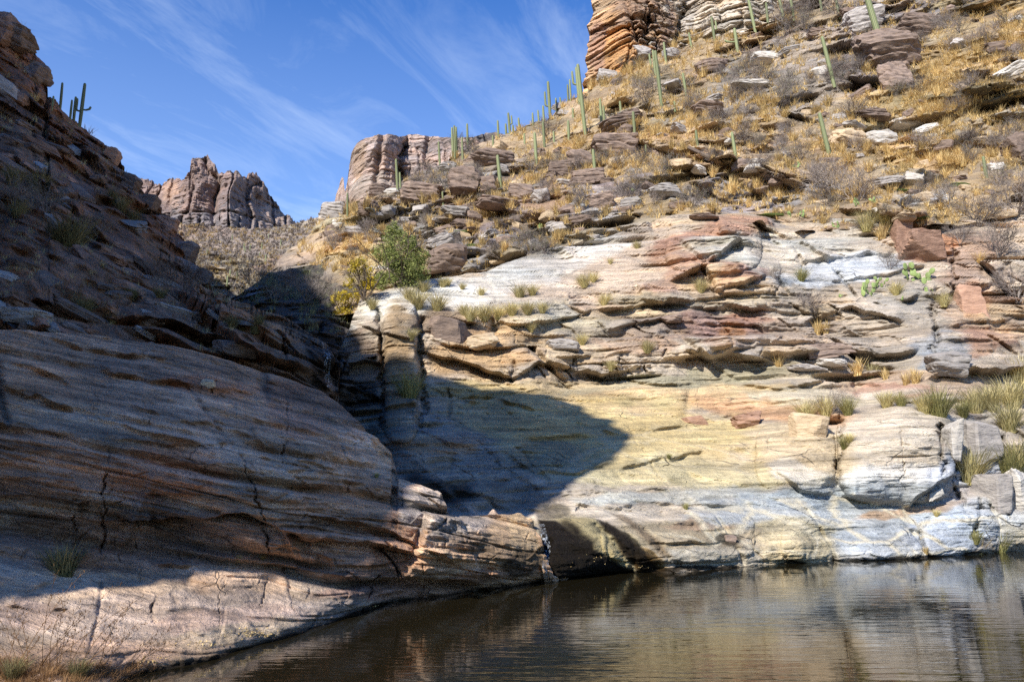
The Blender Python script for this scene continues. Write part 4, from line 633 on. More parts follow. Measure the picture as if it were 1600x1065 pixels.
SM = {'brown': stone_mat('varnished_brown_stone', (0.10, 0.075, 0.065), (0.30, 0.22, 0.17)), 'grey': stone_mat('grey_gneiss_stone', (0.20, 0.18, 0.17), (0.42, 0.38, 0.34)),
      'pale': stone_mat('pale_weathered_stone', (0.34, 0.31, 0.28), (0.60, 0.55, 0.48)), 'rust': stone_mat('rust_red_stone', (0.20, 0.115, 0.08), (0.42, 0.26, 0.18)),
      'tan': stone_mat('tan_stone', (0.32, 0.23, 0.14), (0.55, 0.43, 0.29))}
def raw_mesh(name, V, F, mat, var=None, smooth=False):
    me = bpy.data.meshes.new(name); V = np.asarray(V, np.float32); F = np.asarray(F, np.int32); k = F.shape[1]
    me.vertices.add(len(V)); me.vertices.foreach_set('co', V.ravel()); me.loops.add(F.size); me.loops.foreach_set('vertex_index', F.ravel())
    me.polygons.add(len(F)); me.polygons.foreach_set('loop_start', (np.arange(len(F)) * k).astype(np.int32)); me.polygons.foreach_set('loop_total', np.full(len(F), k, np.int32))
    me.polygons.foreach_set('use_smooth', np.full(len(F), smooth)); me.update(calc_edges=True)
    if var is not None: me.attributes.new('var', 'FLOAT', 'POINT').data.foreach_set('value', np.asarray(var, np.float32))
    me.materials.append(mat); return me
def blades(n, h, spread, w, seed, lean=.55, droop=.35, base_r=.10, hang=0.0):
    g = np.random.default_rng(seed); az = g.uniform(0, 2 * np.pi, n); ln = lean * np.sqrt(g.uniform(0, 1, n)) ; hh = h * g.uniform(.55, 1.05, n)
    bx = base_r * np.sqrt(g.uniform(0, 1, n)); ba = g.uniform(0, 2 * np.pi, n); B = np.stack([bx * np.cos(ba), bx * np.sin(ba), -0.04 * h + 0 * bx], 1)
    d = np.stack([np.cos(az), np.sin(az), 0 * az], 1); side = np.stack([-np.sin(az), np.cos(az), 0 * az], 1)
    V = []; F = []; var = []
    ts = [0, .4, .75, 1]
    for k, t in enumerate(ts):
        out = (ln * t + droop * ln * t * t)[:, None] * d * hh[:, None] * spread; up = (hh * (t - (droop + hang) * ln * t * t))[:, None] * np.array([0, 0, 1.]); c = B + out + up
        c = c + g.normal(0, .012 * h, c.shape) * t
        ww = w * (1, .85, .55, .0)[k]
        if k < 3: V += [c - side * ww / 2, c + side * ww / 2]
        else: V += [c]
    V = np.stack(V, 1); base = np.arange(n)[:, None] * 7
    q = [[0, 1, 3], [0, 3, 2], [2, 3, 5], [2, 5, 4], [4, 5, 6]]
    F = np.concatenate([base + np.array(x)[None] for x in q], 0)
    v0 = g.uniform(0, 1, n); var = np.clip(v0[:, None] * .7 + np.array([0, 0, .15, .15, .25, .25, .3])[None] , 0, 1)
    return V.reshape(-1, 3), F, var.ravel()
def prisms(segs, k=3):
    """segs: list of (p0, p1, r0, r1) as arrays -> verts, quads"""
    p0, p1, r0, r1 = [np.array(x) for x in zip(*segs)]; d = p1 - p0; d /= np.linalg.norm(d, axis=1, keepdims=True) + 1e-9
    ref = np.where(np.abs(d[:, 2:3]) > .9, np.array([[1., 0, 0]]), np.array([[0, 0, 1.]])); u = np.cross(d, ref); u /= np.linalg.norm(u, axis=1, keepdims=True); v = np.cross(d, u)
    V = []
    for P_, r in ((p0, r0), (p1, r1)):
        for j in range(k):
            a = 2 * np.pi * j / k; V.append(P_ + (u * np.cos(a) + v * np.sin(a)) * r[:, None])
    V = np.stack(V, 1); b = np.arange(len(p0))[:, None] * 2 * k
    F = np.concatenate([b + np.array([[j, (j + 1) % k, k + (j + 1) % k, k + j]]) for j in range(k)], 0)
    return V.reshape(-1, 3), F
def twigs(n_stem, h, spread, r, seed, depth=3, kids=3, up=.5):
    g = np.random.default_rng(seed); segs = []
    def grow(p, d, ln, r, lv):
        q = p
        for s_ in range(2):
            d2 = d + g.normal(0, .16, 3); d2 /= np.linalg.norm(d2); q2 = q + d2 * ln / 2; segs.append((q, q2, r * (1 - .25 * s_), r * (.75 - .2 * s_))); q, d = q2, d2
            if lv > 0:
                for _ in range(kids - 1 if s_ == 0 else kids):
                    dn = d + g.normal(0, .55, 3) + np.array([0, 0, .15]); dn /= np.linalg.norm(dn); grow(q, dn, ln * g.uniform(.5, .8), r * .55, lv - 1)
    for i in range(n_stem):
        a = g.uniform(0, 2 * np.pi); s_ = g.uniform(.2, 1) * spread; d = np.array([math.cos(a) * s_, math.sin(a) * s_, up + .5]); d /= np.linalg.norm(d)
        grow(np.array([math.cos(a) * .03, math.sin(a) * .03, -.05]), d, h * g.uniform(.4, .55), r, depth)
    return segs
def leafcloud(pts, size, seed, flat=.0):
    g = np.random.default_rng(seed); n = len(pts); a = g.normal(0, 1, (n, 3)); a /= np.linalg.norm(a, axis=1, keepdims=True); b = np.cross(a, g.normal(0, 1, (n, 3))); b /= np.linalg.norm(b, axis=1, keepdims=True)
    s_ = size * g.uniform(.6, 1.3, n)[:, None]; a = a * s_; b = b * s_ * .38
    V = np.stack([pts - a, pts + b, pts + a, pts - b], 1); F = np.arange(n * 4).reshape(n, 4)
    return V.reshape(-1, 3), F, np.repeat(g.uniform(0, 1, n), 4)
def boulder(seed, dims=(1, 1, 1), nplanes=16, layers=0.0, nu=44, nv=26, rough=.05):
    g = np.random.default_rng(seed); th = np.linspace(0, 2 * np.pi, nu, endpoint=False); ph = np.linspace(0.0, np.pi, nv)
    TH, PH = np.meshgrid(th, ph); d = np.stack([np.cos(TH) * np.sin(PH), np.sin(TH) * np.sin(PH), np.cos(PH)], -1)
    nn = np.concatenate([np.array([[1, 0, 0], [-1, 0, 0], [0, 1, 0], [0, -1, 0], [0, 0, 1], [0, 0, -1.]]) + g.normal(0, .17, (6, 3)), g.normal(0, 1, (nplanes, 3))]); nn /= np.linalg.norm(nn, axis=1, keepdims=True)
    hh = np.concatenate([g.uniform(.75, .95, 6), g.uniform(.86, 1.15, nplanes)])
    dn = d @ nn.T; rr = np.where(dn > .05, hh / np.maximum(dn, .05), 9).min(-1)
    V = d * rr[..., None]
    V = V * (1 + rough * fbm(V[..., 0] * 2.2, V[..., 1] * 2.2, V[..., 2] * 3.5, seed=seed, o=4)[..., None] * 2)
    if layers:
        q = V[..., 2] * layers + .6 * fbm(V[..., 0] * 1.1, V[..., 1] * 1.1, 0, seed=seed + 2) + V[..., 0] * .3; i = np.floor(q); f = q - i
        out = .10 * (h32(i, 0, 0, seed) - .4) + .07 * f - .11 * np.exp(-(np.minimum(f, 1 - f) / .13) ** 2)
        V[..., :2] *= (1 + out)[..., None]
    V = V * np.array(dims) * .5
    idx = np.arange(nu * nv).reshape(nv, nu); F = np.stack([idx[:-1], np.roll(idx[:-1], -1, 1), np.roll(idx[1:], -1, 1), idx[1:]], -1).reshape(-1, 4)
    return V.reshape(-1, 3), F
USED = {}
LM = [((40, 60), 'the left skyline crag'), ((250, 330), 'the steep left skyline'), ((20, 300), 'the large dim bush'), ((60, 500), 'the dim squared slab'), ((250, 470), 'the dim brown shrub'), ((625, 400), 'the bushy green tree'), ((555, 450), 'the yellow-leaved shrub'), ((760, 460), 'the white slab rim'), ((870, 390), 'the pale sloping slab'), ((620, 250), 'the flat-topped mesa'), ((530, 290), 'the rock spire beside the mesa'), ((970, 60), 'the orange cliff'), ((1150, 20), 'the banded pale cliff'),
  ((1385, 80), 'the big dark outcrop high on the slope'), ((911, 150), 'the tallest paired cacti on the ridge'), ((960, 235), 'the dark square block'), ((1293, 95), 'the leaning cactus in mid slope'), ((1290, 210), 'the stout cactus above the bare shrubs'), ((1110, 250), 'the dead branch'), ((1110, 400), 'the red-brown bulge'),
  ((1445, 385), 'the rust-red block'), ((1400, 700), 'the big split white boulder'), ((1262, 665), 'the wedge-shaped stone'), ((1535, 690), 'the square blocks by the right bank'), ((1140, 520), 'the rusty ledge band'), ((1000, 500), 'the middle ledges'), ((600, 560), 'the tall rock column'), ((830, 640), 'the shaded bowl'), ((1000, 790), 'the pale step above the spillway'),
  ((910, 860), 'the dark wet streak'), ((400, 430), 'the gorge mouth'), ((150, 300), 'the shaded left slope'), ((300, 680), 'the dark left cliff'), ((120, 160), 'the branched cactus on the left skyline'), ((730, 230), 'the slender trio of cacti'), ((660, 310), 'the blocky dark shelf'), ((1160, 290), 'the grey bare slab'), ((1440, 320), 'the smooth pale dome'), ((1520, 120), 'the golden grass slope'), ((1550, 560), 'the deep overhang'), ((850, 200), 'the cactus ridge'), ((1080, 120), 'the upper gully'), ((780, 260), 'the boulder rows under the ridge')]
def uniq(base, px, py, wmax=16, near=14, alt=None):
    ds = sorted(LM, key=lambda l: (l[0][0] - px) ** 2 + 1.5 * (l[0][1] - py) ** 2)
    for (lx, ly), nm in ds[:near]:
        dx_, dy_ = px - lx, py - ly; r = math.hypot(dx_, dy_)
        far = 'close ' if r < 25 else ('' if r < 90 else 'well ')
        if abs(dx_) > 1.8 * abs(dy_): rel = 'right of' if dx_ > 0 else 'left of'
        elif abs(dy_) > 1.8 * abs(dx_): rel = 'below' if dy_ > 0 else 'above'
        else: rel = ('below' if dy_ > 0 else 'above') + ' and ' + ('right of' if dx_ > 0 else 'left of')
        s_ = f'{base} {far}{rel} {nm}'
        if s_ not in USED and len(s_.split()) <= wmax: USED[s_] = 1; return s_
    if alt: return alt
    raise RuntimeError('label ' + base)
def give(o, label, cat, group=None):
    o['label'] = label; o['category'] = cat
    if group: o['group'] = group
    return o
def link(name, me, loc, rot=(0, 0, 0), sc=(1, 1, 1), parent=None):
    o = bpy.data.objects.new(name, me); col.objects.link(o); o.location = loc; o.rotation_euler = rot; o.scale = sc if isinstance(sc, tuple) else (sc,) * 3
    if parent: o.parent = parent
    return o
def msize(px, py, loc):                                             # metres per picture pixel at a point
    return (loc - CAMP).length / math.hypot(FOC, px - 800, py - 532.5) 
# ---- saguaros
def tube(path, rad, ribs=11, seed=0):
    path = [np.array(p, float) for p in path]; K = ribs * 2; V = []; var = []
    for i, p in enumerate(path):
        d = (path[min(i + 1, len(path) - 1)] - path[max(i - 1, 0)]); d /= np.linalg.norm(d); ref = np.array([0, 1., 0]) if abs(d[1]) < .9 else np.array([1., 0, 0])
        u = np.cross(ref, d); u /= np.linalg.norm(u); v = np.cross(d, u)
        for j in range(K):
            a = 2 * np.pi * j / K; r = rad[i] * (1.0 if j % 2 == 0 else .80); V.append(p + (u * math.cos(a) + v * math.sin(a)) * r); var.append(.95 if j % 2 == 0 else .12)  # grooves between ribs get a darker tone: rib shading put into the colour
    n = len(path); idx = np.arange(n * K).reshape(n, K); F = np.stack([idx[:-1], np.roll(idx[:-1], -1, 1), np.roll(idx[1:], -1, 1), idx[1:]], -1).reshape(-1, 4)
    return np.array(V), F, var
def dome_path(p0, p1, r, n=9, bulge=.12):
    p0, p1 = np.array(p0, float), np.array(p1, float); d = (p1 - p0); ln = np.linalg.norm(d); d = d / ln; P_, R_ = [], []
    for t in np.linspace(0, 1, n): P_.append(p0 + d * (ln - r) * t); R_.append(r * (.72 + bulge * 2.2 * math.sin(math.pi * min(1, t * .75 + .15))))
    for a in (25, 50, 70, 88): P_.append(p0 + d * (ln - r) + d * r * math.sin(R(a))); R_.append(R_[n - 1] * math.cos(R(a)))
    return P_, R_
def saguaro(base, top, w, arms=(), label='', seed=0):
    """base, top: world points; w: width in metres; arms: (height share, side, rise share, reach in widths)"""
    base = np.array(base); top = np.array(top); e = bpy.data.objects.new('saguaro', None); col.objects.link(e); e.location = base - np.array([0, 0, .15])
    b0 = np.zeros(3); t0 = top - base + np.array([0, 0, .15]); P_, R_ = dome_path(b0, t0, w / 2)
    V, F, var = tube(P_, R_); link('stem', raw_mesh('saguaro_stem', V, F, M_cact, var, True), (0, 0, 0), parent=e)
    for (hs_, sd_, rise, reach) in arms:
        o = t0 * hs_; rr = w * .33; dx_ = np.array([sd_ * w * reach, 0.1 * w, 0]); up = t0 * rise
        P2 = [o, o + dx_ * .5 - t0 * .01, o + dx_ * .9 + t0 * .01, o + dx_ + t0 * .05]; R2 = [rr * .7, rr * .8, rr * .95, rr]
        q, rq = dome_path(P2[-1], P2[-1] + up, rr, 5); P2 += q[1:]; R2 += rq[1:]
        V, F, var = tube(P2, R2, 8); link('arm', raw_mesh('saguaro_arm', V, F, M_cact, var, True), (0, 0, 0), parent=e)
    give(e, label, 'cactus', 'saguaro cacti on the canyon slopes'); return e
SAG = [ # base x, base y, top x, top y, width px, kind word, arms
 (124, 191, 127, 130, 6, 'branched grey-green saguaro', ((.42, 1, .02, 2.4), (.40, -1, .22, 1.6))), (115, 186, 115.5, 151, 5, 'short straight saguaro', ()), (109.5, 176, 110, 156, 4, 'small slim saguaro', ()), (94, 162, 94, 129, 4.5, 'plain dull-green saguaro', ()), (81, 170, 82, 150, 4, 'stubby dark saguaro', ()),
 (1382, 86, 1357, -22, 11, 'thick bright saguaro leaning left', ()), (1304, 134, 1289, 57, 7, 'long leaning saguaro', ()), (1296, 240, 1284, 176, 8, 'stout green saguaro', ()), (1150, 244, 1145, 206, 6, 'short leaning saguaro', ()), (1090, 226, 1088, 203, 5, 'stubby shaded saguaro', ()),
 (1034, 164, 1026, 79, 6.5, 'tall pale saguaro', ()), (1019, 112, 1015, 84, 4, 'slim saguaro', ()), (1025, 120, 1021, 78, 4.5, 'thin upright saguaro', ()), (1041, 98, 1038, 66, 4.5, 'narrow saguaro', ()), (1073, 150, 1068, 114, 5, 'dim green saguaro', ()), (992, 211, 990, 174, 6, 'straight green saguaro', ()),
 (940, 190, 938, 154, 5, 'left-hand saguaro of a pair', ()), (944.5, 188, 943, 165, 4.5, 'right-hand saguaro of a pair', ()), (915, 210, 904, 100, 7, 'very tall curved saguaro', ()), (906, 162, 901, 105, 6, 'tall dark saguaro with a side arm', ((.55, -1, .3, 1.3),)), (930, 269, 927, 233, 6, 'short yellowish saguaro', ()), (889, 217, 888, 188, 5, 'plain saguaro', ()), (971, 181, 969, 158, 4.5, 'little saguaro', ()),
 (1153, 81, 1149, 44, 6, 'saguaro with one long level arm', ((.45, -1, .05, 3.0),)), (1181, 51, 1171, -6, 5.5, 'tall saguaro cut by the frame', ()), (1201, 46, 1199, 4, 4.5, 'faint thin saguaro', ()), (1228, 44, 1219, -6, 5.5, 'pale leaning saguaro', ()), (1241, 31, 1236, -12, 5, 'pale saguaro', ()), (1312, 28, 1307, -14, 5, 'green saguaro at the top edge', ()), (1284, 16, 1281, -16, 4.5, 'small saguaro at the top edge', ()), (1117, 64, 1113, 26, 5, 'forked grey saguaro', ((.5, 1, .3, 1.2),)), (1081, 75, 1077, 51, 4, 'tiny pale saguaro', ()),
 (708, 249, 705.5, 199, 4, 'leftmost slender saguaro of three', ()), (711, 249, 709, 196, 4, 'middle slender saguaro of three', ()), (714, 242, 712, 198, 4, 'rightmost slender saguaro of three', ()), (723, 249, 721.5, 214, 4, 'lower slender saguaro', ()), (731, 234, 729.5, 193, 4, 'lone slender saguaro', ()), (688, 266, 684.5, 221, 4, 'slender saguaro', ()), (779, 216, 777.5, 188, 4, 'skyline saguaro', ()), (771, 230, 769.5, 211, 4, 'short skyline saguaro', ()), (791, 209, 790, 193, 4, 'tiny skyline saguaro', ()),
 (797, 209, 794, 176, 4.5, 'forked skyline saguaro', ((.5, 1, .33, 1.1),)), (802, 208, 801, 195, 3.5, 'small skyline saguaro', ()), (812, 205, 810, 184, 4, 'straight skyline saguaro', ()), (783, 293, 777, 242, 6.5, 'leaning yellowish saguaro with bare skin', ()), (838.5, 256, 835.5, 207, 6, 'thick straight saguaro', ()), (851, 230, 848.5, 190, 5, 'mid-height saguaro', ()), (860, 184, 856.5, 127, 5.5, 'tall knotty saguaro with a low arm', ((.35, -1, .33, 1.2),)), (870, 170, 868.5, 153, 3.5, 'small ridge saguaro', ()), (877, 166, 875, 152, 3.5, 'tiny ridge saguaro', ()), (850, 184, 848.5, 165, 4, 'short ridge saguaro', ()), (842, 189, 840.5, 172, 3.5, 'little ridge saguaro', ()), (833, 190, 832, 176, 3.5, 'stubby ridge saguaro', ()), (888, 148, 887, 132, 3.5, 'small skyline saguaro', ()), (892, 138, 890.5, 124, 3.5, 'tiny far saguaro', ()), (896, 184, 895, 169, 4, 'short green saguaro', ()), (953, 168, 952, 157, 3.5, 'tiny slope saguaro', ()), (1055, 172, 1054, 158, 4, 'small slope saguaro', ()),
 (692.5, 319, 691, 299, 4, 'short shaded saguaro', ()), (622, 305, 617.5, 248, 5, 'tall pale saguaro', ()), (626, 294, 624, 269, 4, 'smaller saguaro beside a tall one', ()), (543, 344, 541.5, 301, 4, 'slim dark saguaro', ()), (591, 351, 590, 329, 4, 'short dark saguaro', ()), (1542, 278, 1539, 244, 6, 'dim bushy-sided saguaro', ()), (1010, 240, 1009, 226, 3.5, 'tiny saguaro', ()), (866, 222, 865, 205, 4, 'small green saguaro', ()), (820, 225, 819, 208, 3.5, 'small saguaro', ())]
for i, (bx, by, tx, ty, w, kind, arms) in enumerate(SAG):
    h = None
    for dy_ in (0, 2, 4, 7, 10, 14, 20):
        h = hit(bx, by + dy_, [upper_slope, hill])
        if h: break
    if not h: continue
    b = h[1]; mp_ = msize(bx, by, b); top = P(tx, ty, b.y).reshape(3); top[0] = b.x + (tx - bx) * mp_
    saguaro(b, top, w * mp_ * .92, arms, uniq(kind, bx, (by + ty) / 2), i)
# far cacti on the talus slope below the crags: thin sticks, one each
stub_v, stub_f, stub_var = tube(*dome_path((0, 0, -.05), (0, 0, 1), .09, 3), 5); stub_me = raw_mesh('far_saguaro', stub_v, stub_f, M_cact, stub_var, True)
g = np.random.default_rng(5); k = 0
for i in range(60):
    px, py = g.uniform(285, 475), g.uniform(372, 450); h = hit(px, py, [talus])
    if not h or hit(px, py)[3] is not talus: continue
    o = link('far_saguaro', stub_me, h[1], (0, 0, g.uniform(0, 6)), g.uniform(.8, 1.5)); give(o, 'tiny distant saguaro on the talus slope below the far crags', 'cactus', 'distant saguaros on the talus slope')
    k += 1
    if k > 15: break
# ---- grass tussocks
def tuss_mesh(kind, seed):
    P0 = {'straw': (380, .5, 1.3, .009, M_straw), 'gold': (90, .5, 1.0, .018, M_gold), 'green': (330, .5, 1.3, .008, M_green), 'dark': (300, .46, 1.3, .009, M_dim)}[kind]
    V, F, var = blades(P0[0], P0[1] * 2, P0[2], P0[3] * 2, seed, base_r=.16); return raw_mesh(kind + '_tussock', V, F, P0[4], var)
TM = {k_: [tuss_mesh(k_, 10 * i + j) for j in range(5)] for i, k_ in enumerate(('straw', 'gold', 'green', 'dark'))}
def tussock(px, py, hpx, kind, label, grp='grass tussocks rooted in the canyon rock', objs=None, sx=1.0, name='grass_tussock'):
    h = hit(px, py, objs)
    if not h: return
    s_ = msize(px, py, h[1]) * hpx * 1.15; o = link(name, random.choice(TM[kind]), h[1] - Vector((0, 0, .04 * s_)), (random.uniform(-.12, .12), random.uniform(-.12, .12), random.uniform(0, 6.28)), (s_ * sx, s_ * sx, s_)); give(o, label, 'grass', grp); return o
TUS = [(652, 482, 34, 'straw', 'large pale tussock on the slab edge'), (683, 485, 30, 'straw', 'pale rounded tussock on the slab edge'), (640, 468, 24, 'straw', 'loose pale tussock'), (662, 455, 20, 'straw', 'thin pale tussock'), (692, 448, 18, 'straw', 'low pale tussock'), (722, 452, 12, 'straw', 'small yellow-green tuft'), (700, 446, 14, 'straw', 'small pale tuft'), (752, 461, 15, 'straw', 'small pale tussock with a dark stone'), (812, 464, 24, 'straw', 'broad yellow tussock'), (832, 461, 20, 'straw', 'yellowish tussock'), (735, 500, 26, 'straw', 'pale tussock in the ledge row'), (757, 500, 30, 'straw', 'tall pale tussock in the ledge row'), (779, 498, 26, 'straw', 'shaggy tussock in the ledge row'), (800, 492, 24, 'straw', 'round tussock in the ledge row'), (824, 490, 24, 'straw', 'flat tussock in the ledge row'), (847, 488, 20, 'straw', 'end tussock of the ledge row'), (725, 492, 20, 'straw', 'first tussock of the ledge row'), (582, 482, 20, 'straw', 'drooping pale tuft beside the rim crack'),
 (913, 448, 24, 'straw', 'upright pale tussock'), (927, 440, 18, 'straw', 'slight pale tuft'), (924, 381, 10, 'straw', 'tiny yellow tuft'), (996, 388, 14, 'straw', 'tiny tuft in a joint'), (954, 412, 10, 'straw', 'tiny dry tuft'), (910, 538, 20, 'straw', 'pale green tussock on a ledge'), (945, 476, 22, 'straw', 'dry tussock in a hollow'), (1011, 550, 22, 'straw', 'yellow-green tussock on a ledge'), (955, 578, 18, 'straw', 'low pale tuft on a ledge'), (830, 518, 16, 'straw', 'small pale tuft under the slab'), (1095, 456, 24, 'straw', 'narrow tussock under the red-brown bulge'), (1276, 522, 26, 'gold', 'golden tussock on a ledge'), (1290, 520, 22, 'gold', 'twin golden tussock'), (1252, 438, 24, 'green', 'greenish tussock in a dark joint'), (1217, 572, 22, 'gold', 'narrow golden tuft'), (1340, 584, 30, 'gold', 'shaggy golden tussock'), (1362, 590, 26, 'straw', 'pale upright tussock'), (1430, 598, 28, 'gold', 'golden tussock under the dark ledge'), (1416, 600, 22, 'gold', 'low golden tussock'), (1384, 592, 20, 'gold', 'faint golden tuft'),
 (1262, 655, 36, 'straw', 'bushy pale tussock behind the wedge stone'), (1290, 648, 34, 'straw', 'grey-green tussock'), (1325, 646, 32, 'green', 'greenish tussock'), (1385, 636, 30, 'straw', 'wide pale tussock on the boulder top'), (1408, 634, 26, 'green', 'yellow-green tussock on the boulder top'), (1466, 650, 54, 'green', 'large drooping green-yellow tussock'), (1445, 644, 34, 'straw', 'pale tussock on the boulder shoulder'), (1525, 645, 44, 'straw', 'large straw tussock'), (1548, 640, 46, 'straw', 'tall straw tussock'), (1580, 636, 56, 'straw', 'tallest straw tussock'), (1598, 600, 50, 'straw', 'high straw tussock at the frame edge'), (1505, 650, 30, 'green', 'low green tussock'), (1577, 672, 50, 'straw', 'sprawling straw tussock'), (1515, 752, 60, 'straw', 'long hanging straw tussock'), (1528, 735, 44, 'green', 'green-tipped tussock'), (1576, 748, 60, 'green', 'long hanging green tussock'), (1592, 725, 46, 'straw', 'straw tussock'), (1320, 700, 24, 'green', 'thin green tuft in the boulder joint'), (1327, 690, 16, 'straw', 'small tuft in the boulder joint'), (1563, 862, 36, 'green', 'upright green clump at the waterline'), (1527, 868, 36, 'gold', 'brownish clump hanging to the water'), (1524, 848, 24, 'green', 'thin green clump above the water'), (1463, 806, 12, 'straw', 'tiny tuft'), (1447, 865, 14, 'gold', 'small ochre tuft at the waterline'), (1045, 716, 10, 'green', 'tiny green tuft in a bedding crack'), (1072, 795, 12, 'green', 'little yellow-green tuft'),
 (640, 622, 50, 'green', 'big shaggy green tussock hanging on the shaded wall'), (643, 530, 20, 'straw', 'small straw tuft under the hanging block'), (100, 898, 62, 'dark', 'large dark olive tussock at the cliff foot'), (588, 746, 10, 'green', 'tiny bright tuft on the cliff top'), (372, 876, 12, 'dark', 'small dark tuft under the overhang'), (410, 874, 12, 'dark', 'low dark tuft under the overhang'),
 (1354, 360, 34, 'straw', 'upright straw tussock'), (1385, 352, 30, 'straw', 'pale bushy tussock'), (1378, 372, 28, 'gold', 'hanging straw tussock'), (1404, 372, 24, 'straw', 'pale tussock beside a round stone'), (1143, 302, 30, 'gold', 'bright golden upright tussock'), (1400, 460, 24, 'straw', 'yellowish tussock among prickly pears'), (1475, 478, 24, 'straw', 'low straw tussock'), (1530, 410, 22, 'gold', 'golden tussock'),
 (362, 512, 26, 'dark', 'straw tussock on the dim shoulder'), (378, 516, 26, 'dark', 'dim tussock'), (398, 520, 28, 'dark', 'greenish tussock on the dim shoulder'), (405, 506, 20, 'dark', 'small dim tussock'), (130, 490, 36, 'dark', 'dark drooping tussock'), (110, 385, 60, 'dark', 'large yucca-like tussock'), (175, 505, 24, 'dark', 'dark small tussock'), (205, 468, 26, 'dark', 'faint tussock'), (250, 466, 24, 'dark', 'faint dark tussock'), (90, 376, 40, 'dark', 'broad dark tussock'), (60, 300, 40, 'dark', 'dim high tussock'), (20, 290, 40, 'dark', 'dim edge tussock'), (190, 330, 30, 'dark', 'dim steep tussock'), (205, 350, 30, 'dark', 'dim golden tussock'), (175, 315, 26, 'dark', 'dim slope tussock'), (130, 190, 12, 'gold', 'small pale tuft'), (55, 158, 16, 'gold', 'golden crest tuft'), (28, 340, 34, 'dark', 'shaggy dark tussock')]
for t_ in TUS: tussock(*t_[:4], uniq(t_[4], t_[0], t_[1]))
# golden bunch grass over the hillside: the largest as things, the countless rest as cover
def dens(px, py):
    d = .36 + .0 * px
    for (cx, cy, rx, ry, rot, k_) in ((1520, 170, 170, 90, -30, 1.0), (1440, 270, 90, 30, -20, .9), (1080, 200, 160, 46, -12, 1.0), (1230, 300, 120, 16, 0, .9), (870, 250, 90, 20, -35, 1.0), (990, 250, 70, 30, 0, .9), (1580, 90, 60, 60, 0, .9), (560, 400, 70, 40, 0, .8), (720, 300, 40, 14, 0, .6), (780, 325, 50, 14, -20, .8), (1100, 330, 90, 10, 0, .7), (1250, 245, 200, 20, 0, .6), (980, 120, 60, 14, -20, .9), (1160, 200, 80, 16, 0, .5), (560, 350, 60, 40, 0, .6), (900, 230, 60, 20, -30, .8), (1030, 265, 50, 20, 0, .8), (1400, 230, 60, 20, 0, .8), (1330, 160, 60, 14, 0, .6)):
        d = np.maximum(d, k_ * patch_w(np.array(px, float), np.array(py, float), (cx, cy, rx, ry, rot), 0, 0))
    return d
g = np.random.default_rng(77); GV, GF, GC, off = [], [], [], 0
proto = [blades(13, 1.0, 1.1, .05, 900 + j, base_r=.2) for j in range(6)]; nind = 0; tries = 0
spots = []
while len(spots) < 7600 and tries < 30000:
    tries += 1; px, py = g.uniform(460, 1640), g.uniform(-20, 425)
    f_ = float(fbm(px / 26, py / 14, seed=3, o=3)) * .9 + .55
    if g.uniform() > float(dens(px, py)) * max(0, f_) * 1.3: continue
    h = hit(px, py, [hill, right_wall]); 
    if not h or h[3] is not hill: continue
    spots.append((px, py, h[1], msize(px, py, h[1])))
spots.sort(key=lambda s_: s_[1], reverse=True)
big = [s_ for s_ in spots if s_[1] > 60]; pick = set(g.choice(len(big), 300, replace=False).tolist()); bigset = set(id(big[i]) for i in pick)
RG = lambda px, py: ('on the upper right golden slope' if px > 1250 and py < 260 else 'on the slope above the grey slab' if px > 950 and py < 260 else 'on the ledges above the right wall' if px > 950 else 'on the ridge flank below the cacti' if px > 700 else 'on the broken ground above the yellow shrub')
for s_ in spots:
    px, py, loc, m_ = s_
    if id(s_) in bigset:
        hp = g.uniform(13, 24); o = link('bunch_grass', TM['gold'][g.integers(5)], loc - Vector((0, 0, .03 * hp * m_)), (g.uniform(-.1, .1), g.uniform(-.1, .1), g.uniform(0, 6)), (hp * m_ * 1.15, hp * m_ * 1.15, hp * m_))
        give(o, uniq(('tall ' if hp > 20 else 'short ' if hp < 16 else '') + 'golden bunch grass', px, py, near=4, alt='golden dry bunch grass ' + RG(px, py)), 'grass', 'golden bunch grass ' + RG(px, py)); continue
    V, F, var = proto[g.integers(6)]; a = g.uniform(0, 6.28); sc_ = m_ * g.uniform(9, 19); c, s2_ = math.cos(a), math.sin(a)
    W = np.stack([V[:, 0] * c - V[:, 1] * s2_, V[:, 0] * s2_ + V[:, 1] * c, V[:, 2] * .8], 1) * sc_ + np.array(loc) ; GV.append(W); GF.append(F + off); GC.append(np.clip(var + g.uniform(-.25, .25), 0, 1)); off += len(W)
o = link('dry_grass_cover', raw_mesh('dry_grass_cover', np.concatenate(GV), np.concatenate(GF), M_gold, np.concatenate(GC)), (0, 0, 0)); o['kind'] = 'stuff'; give(o, 'short golden dry grass covering the rocky hillside', 'grass')
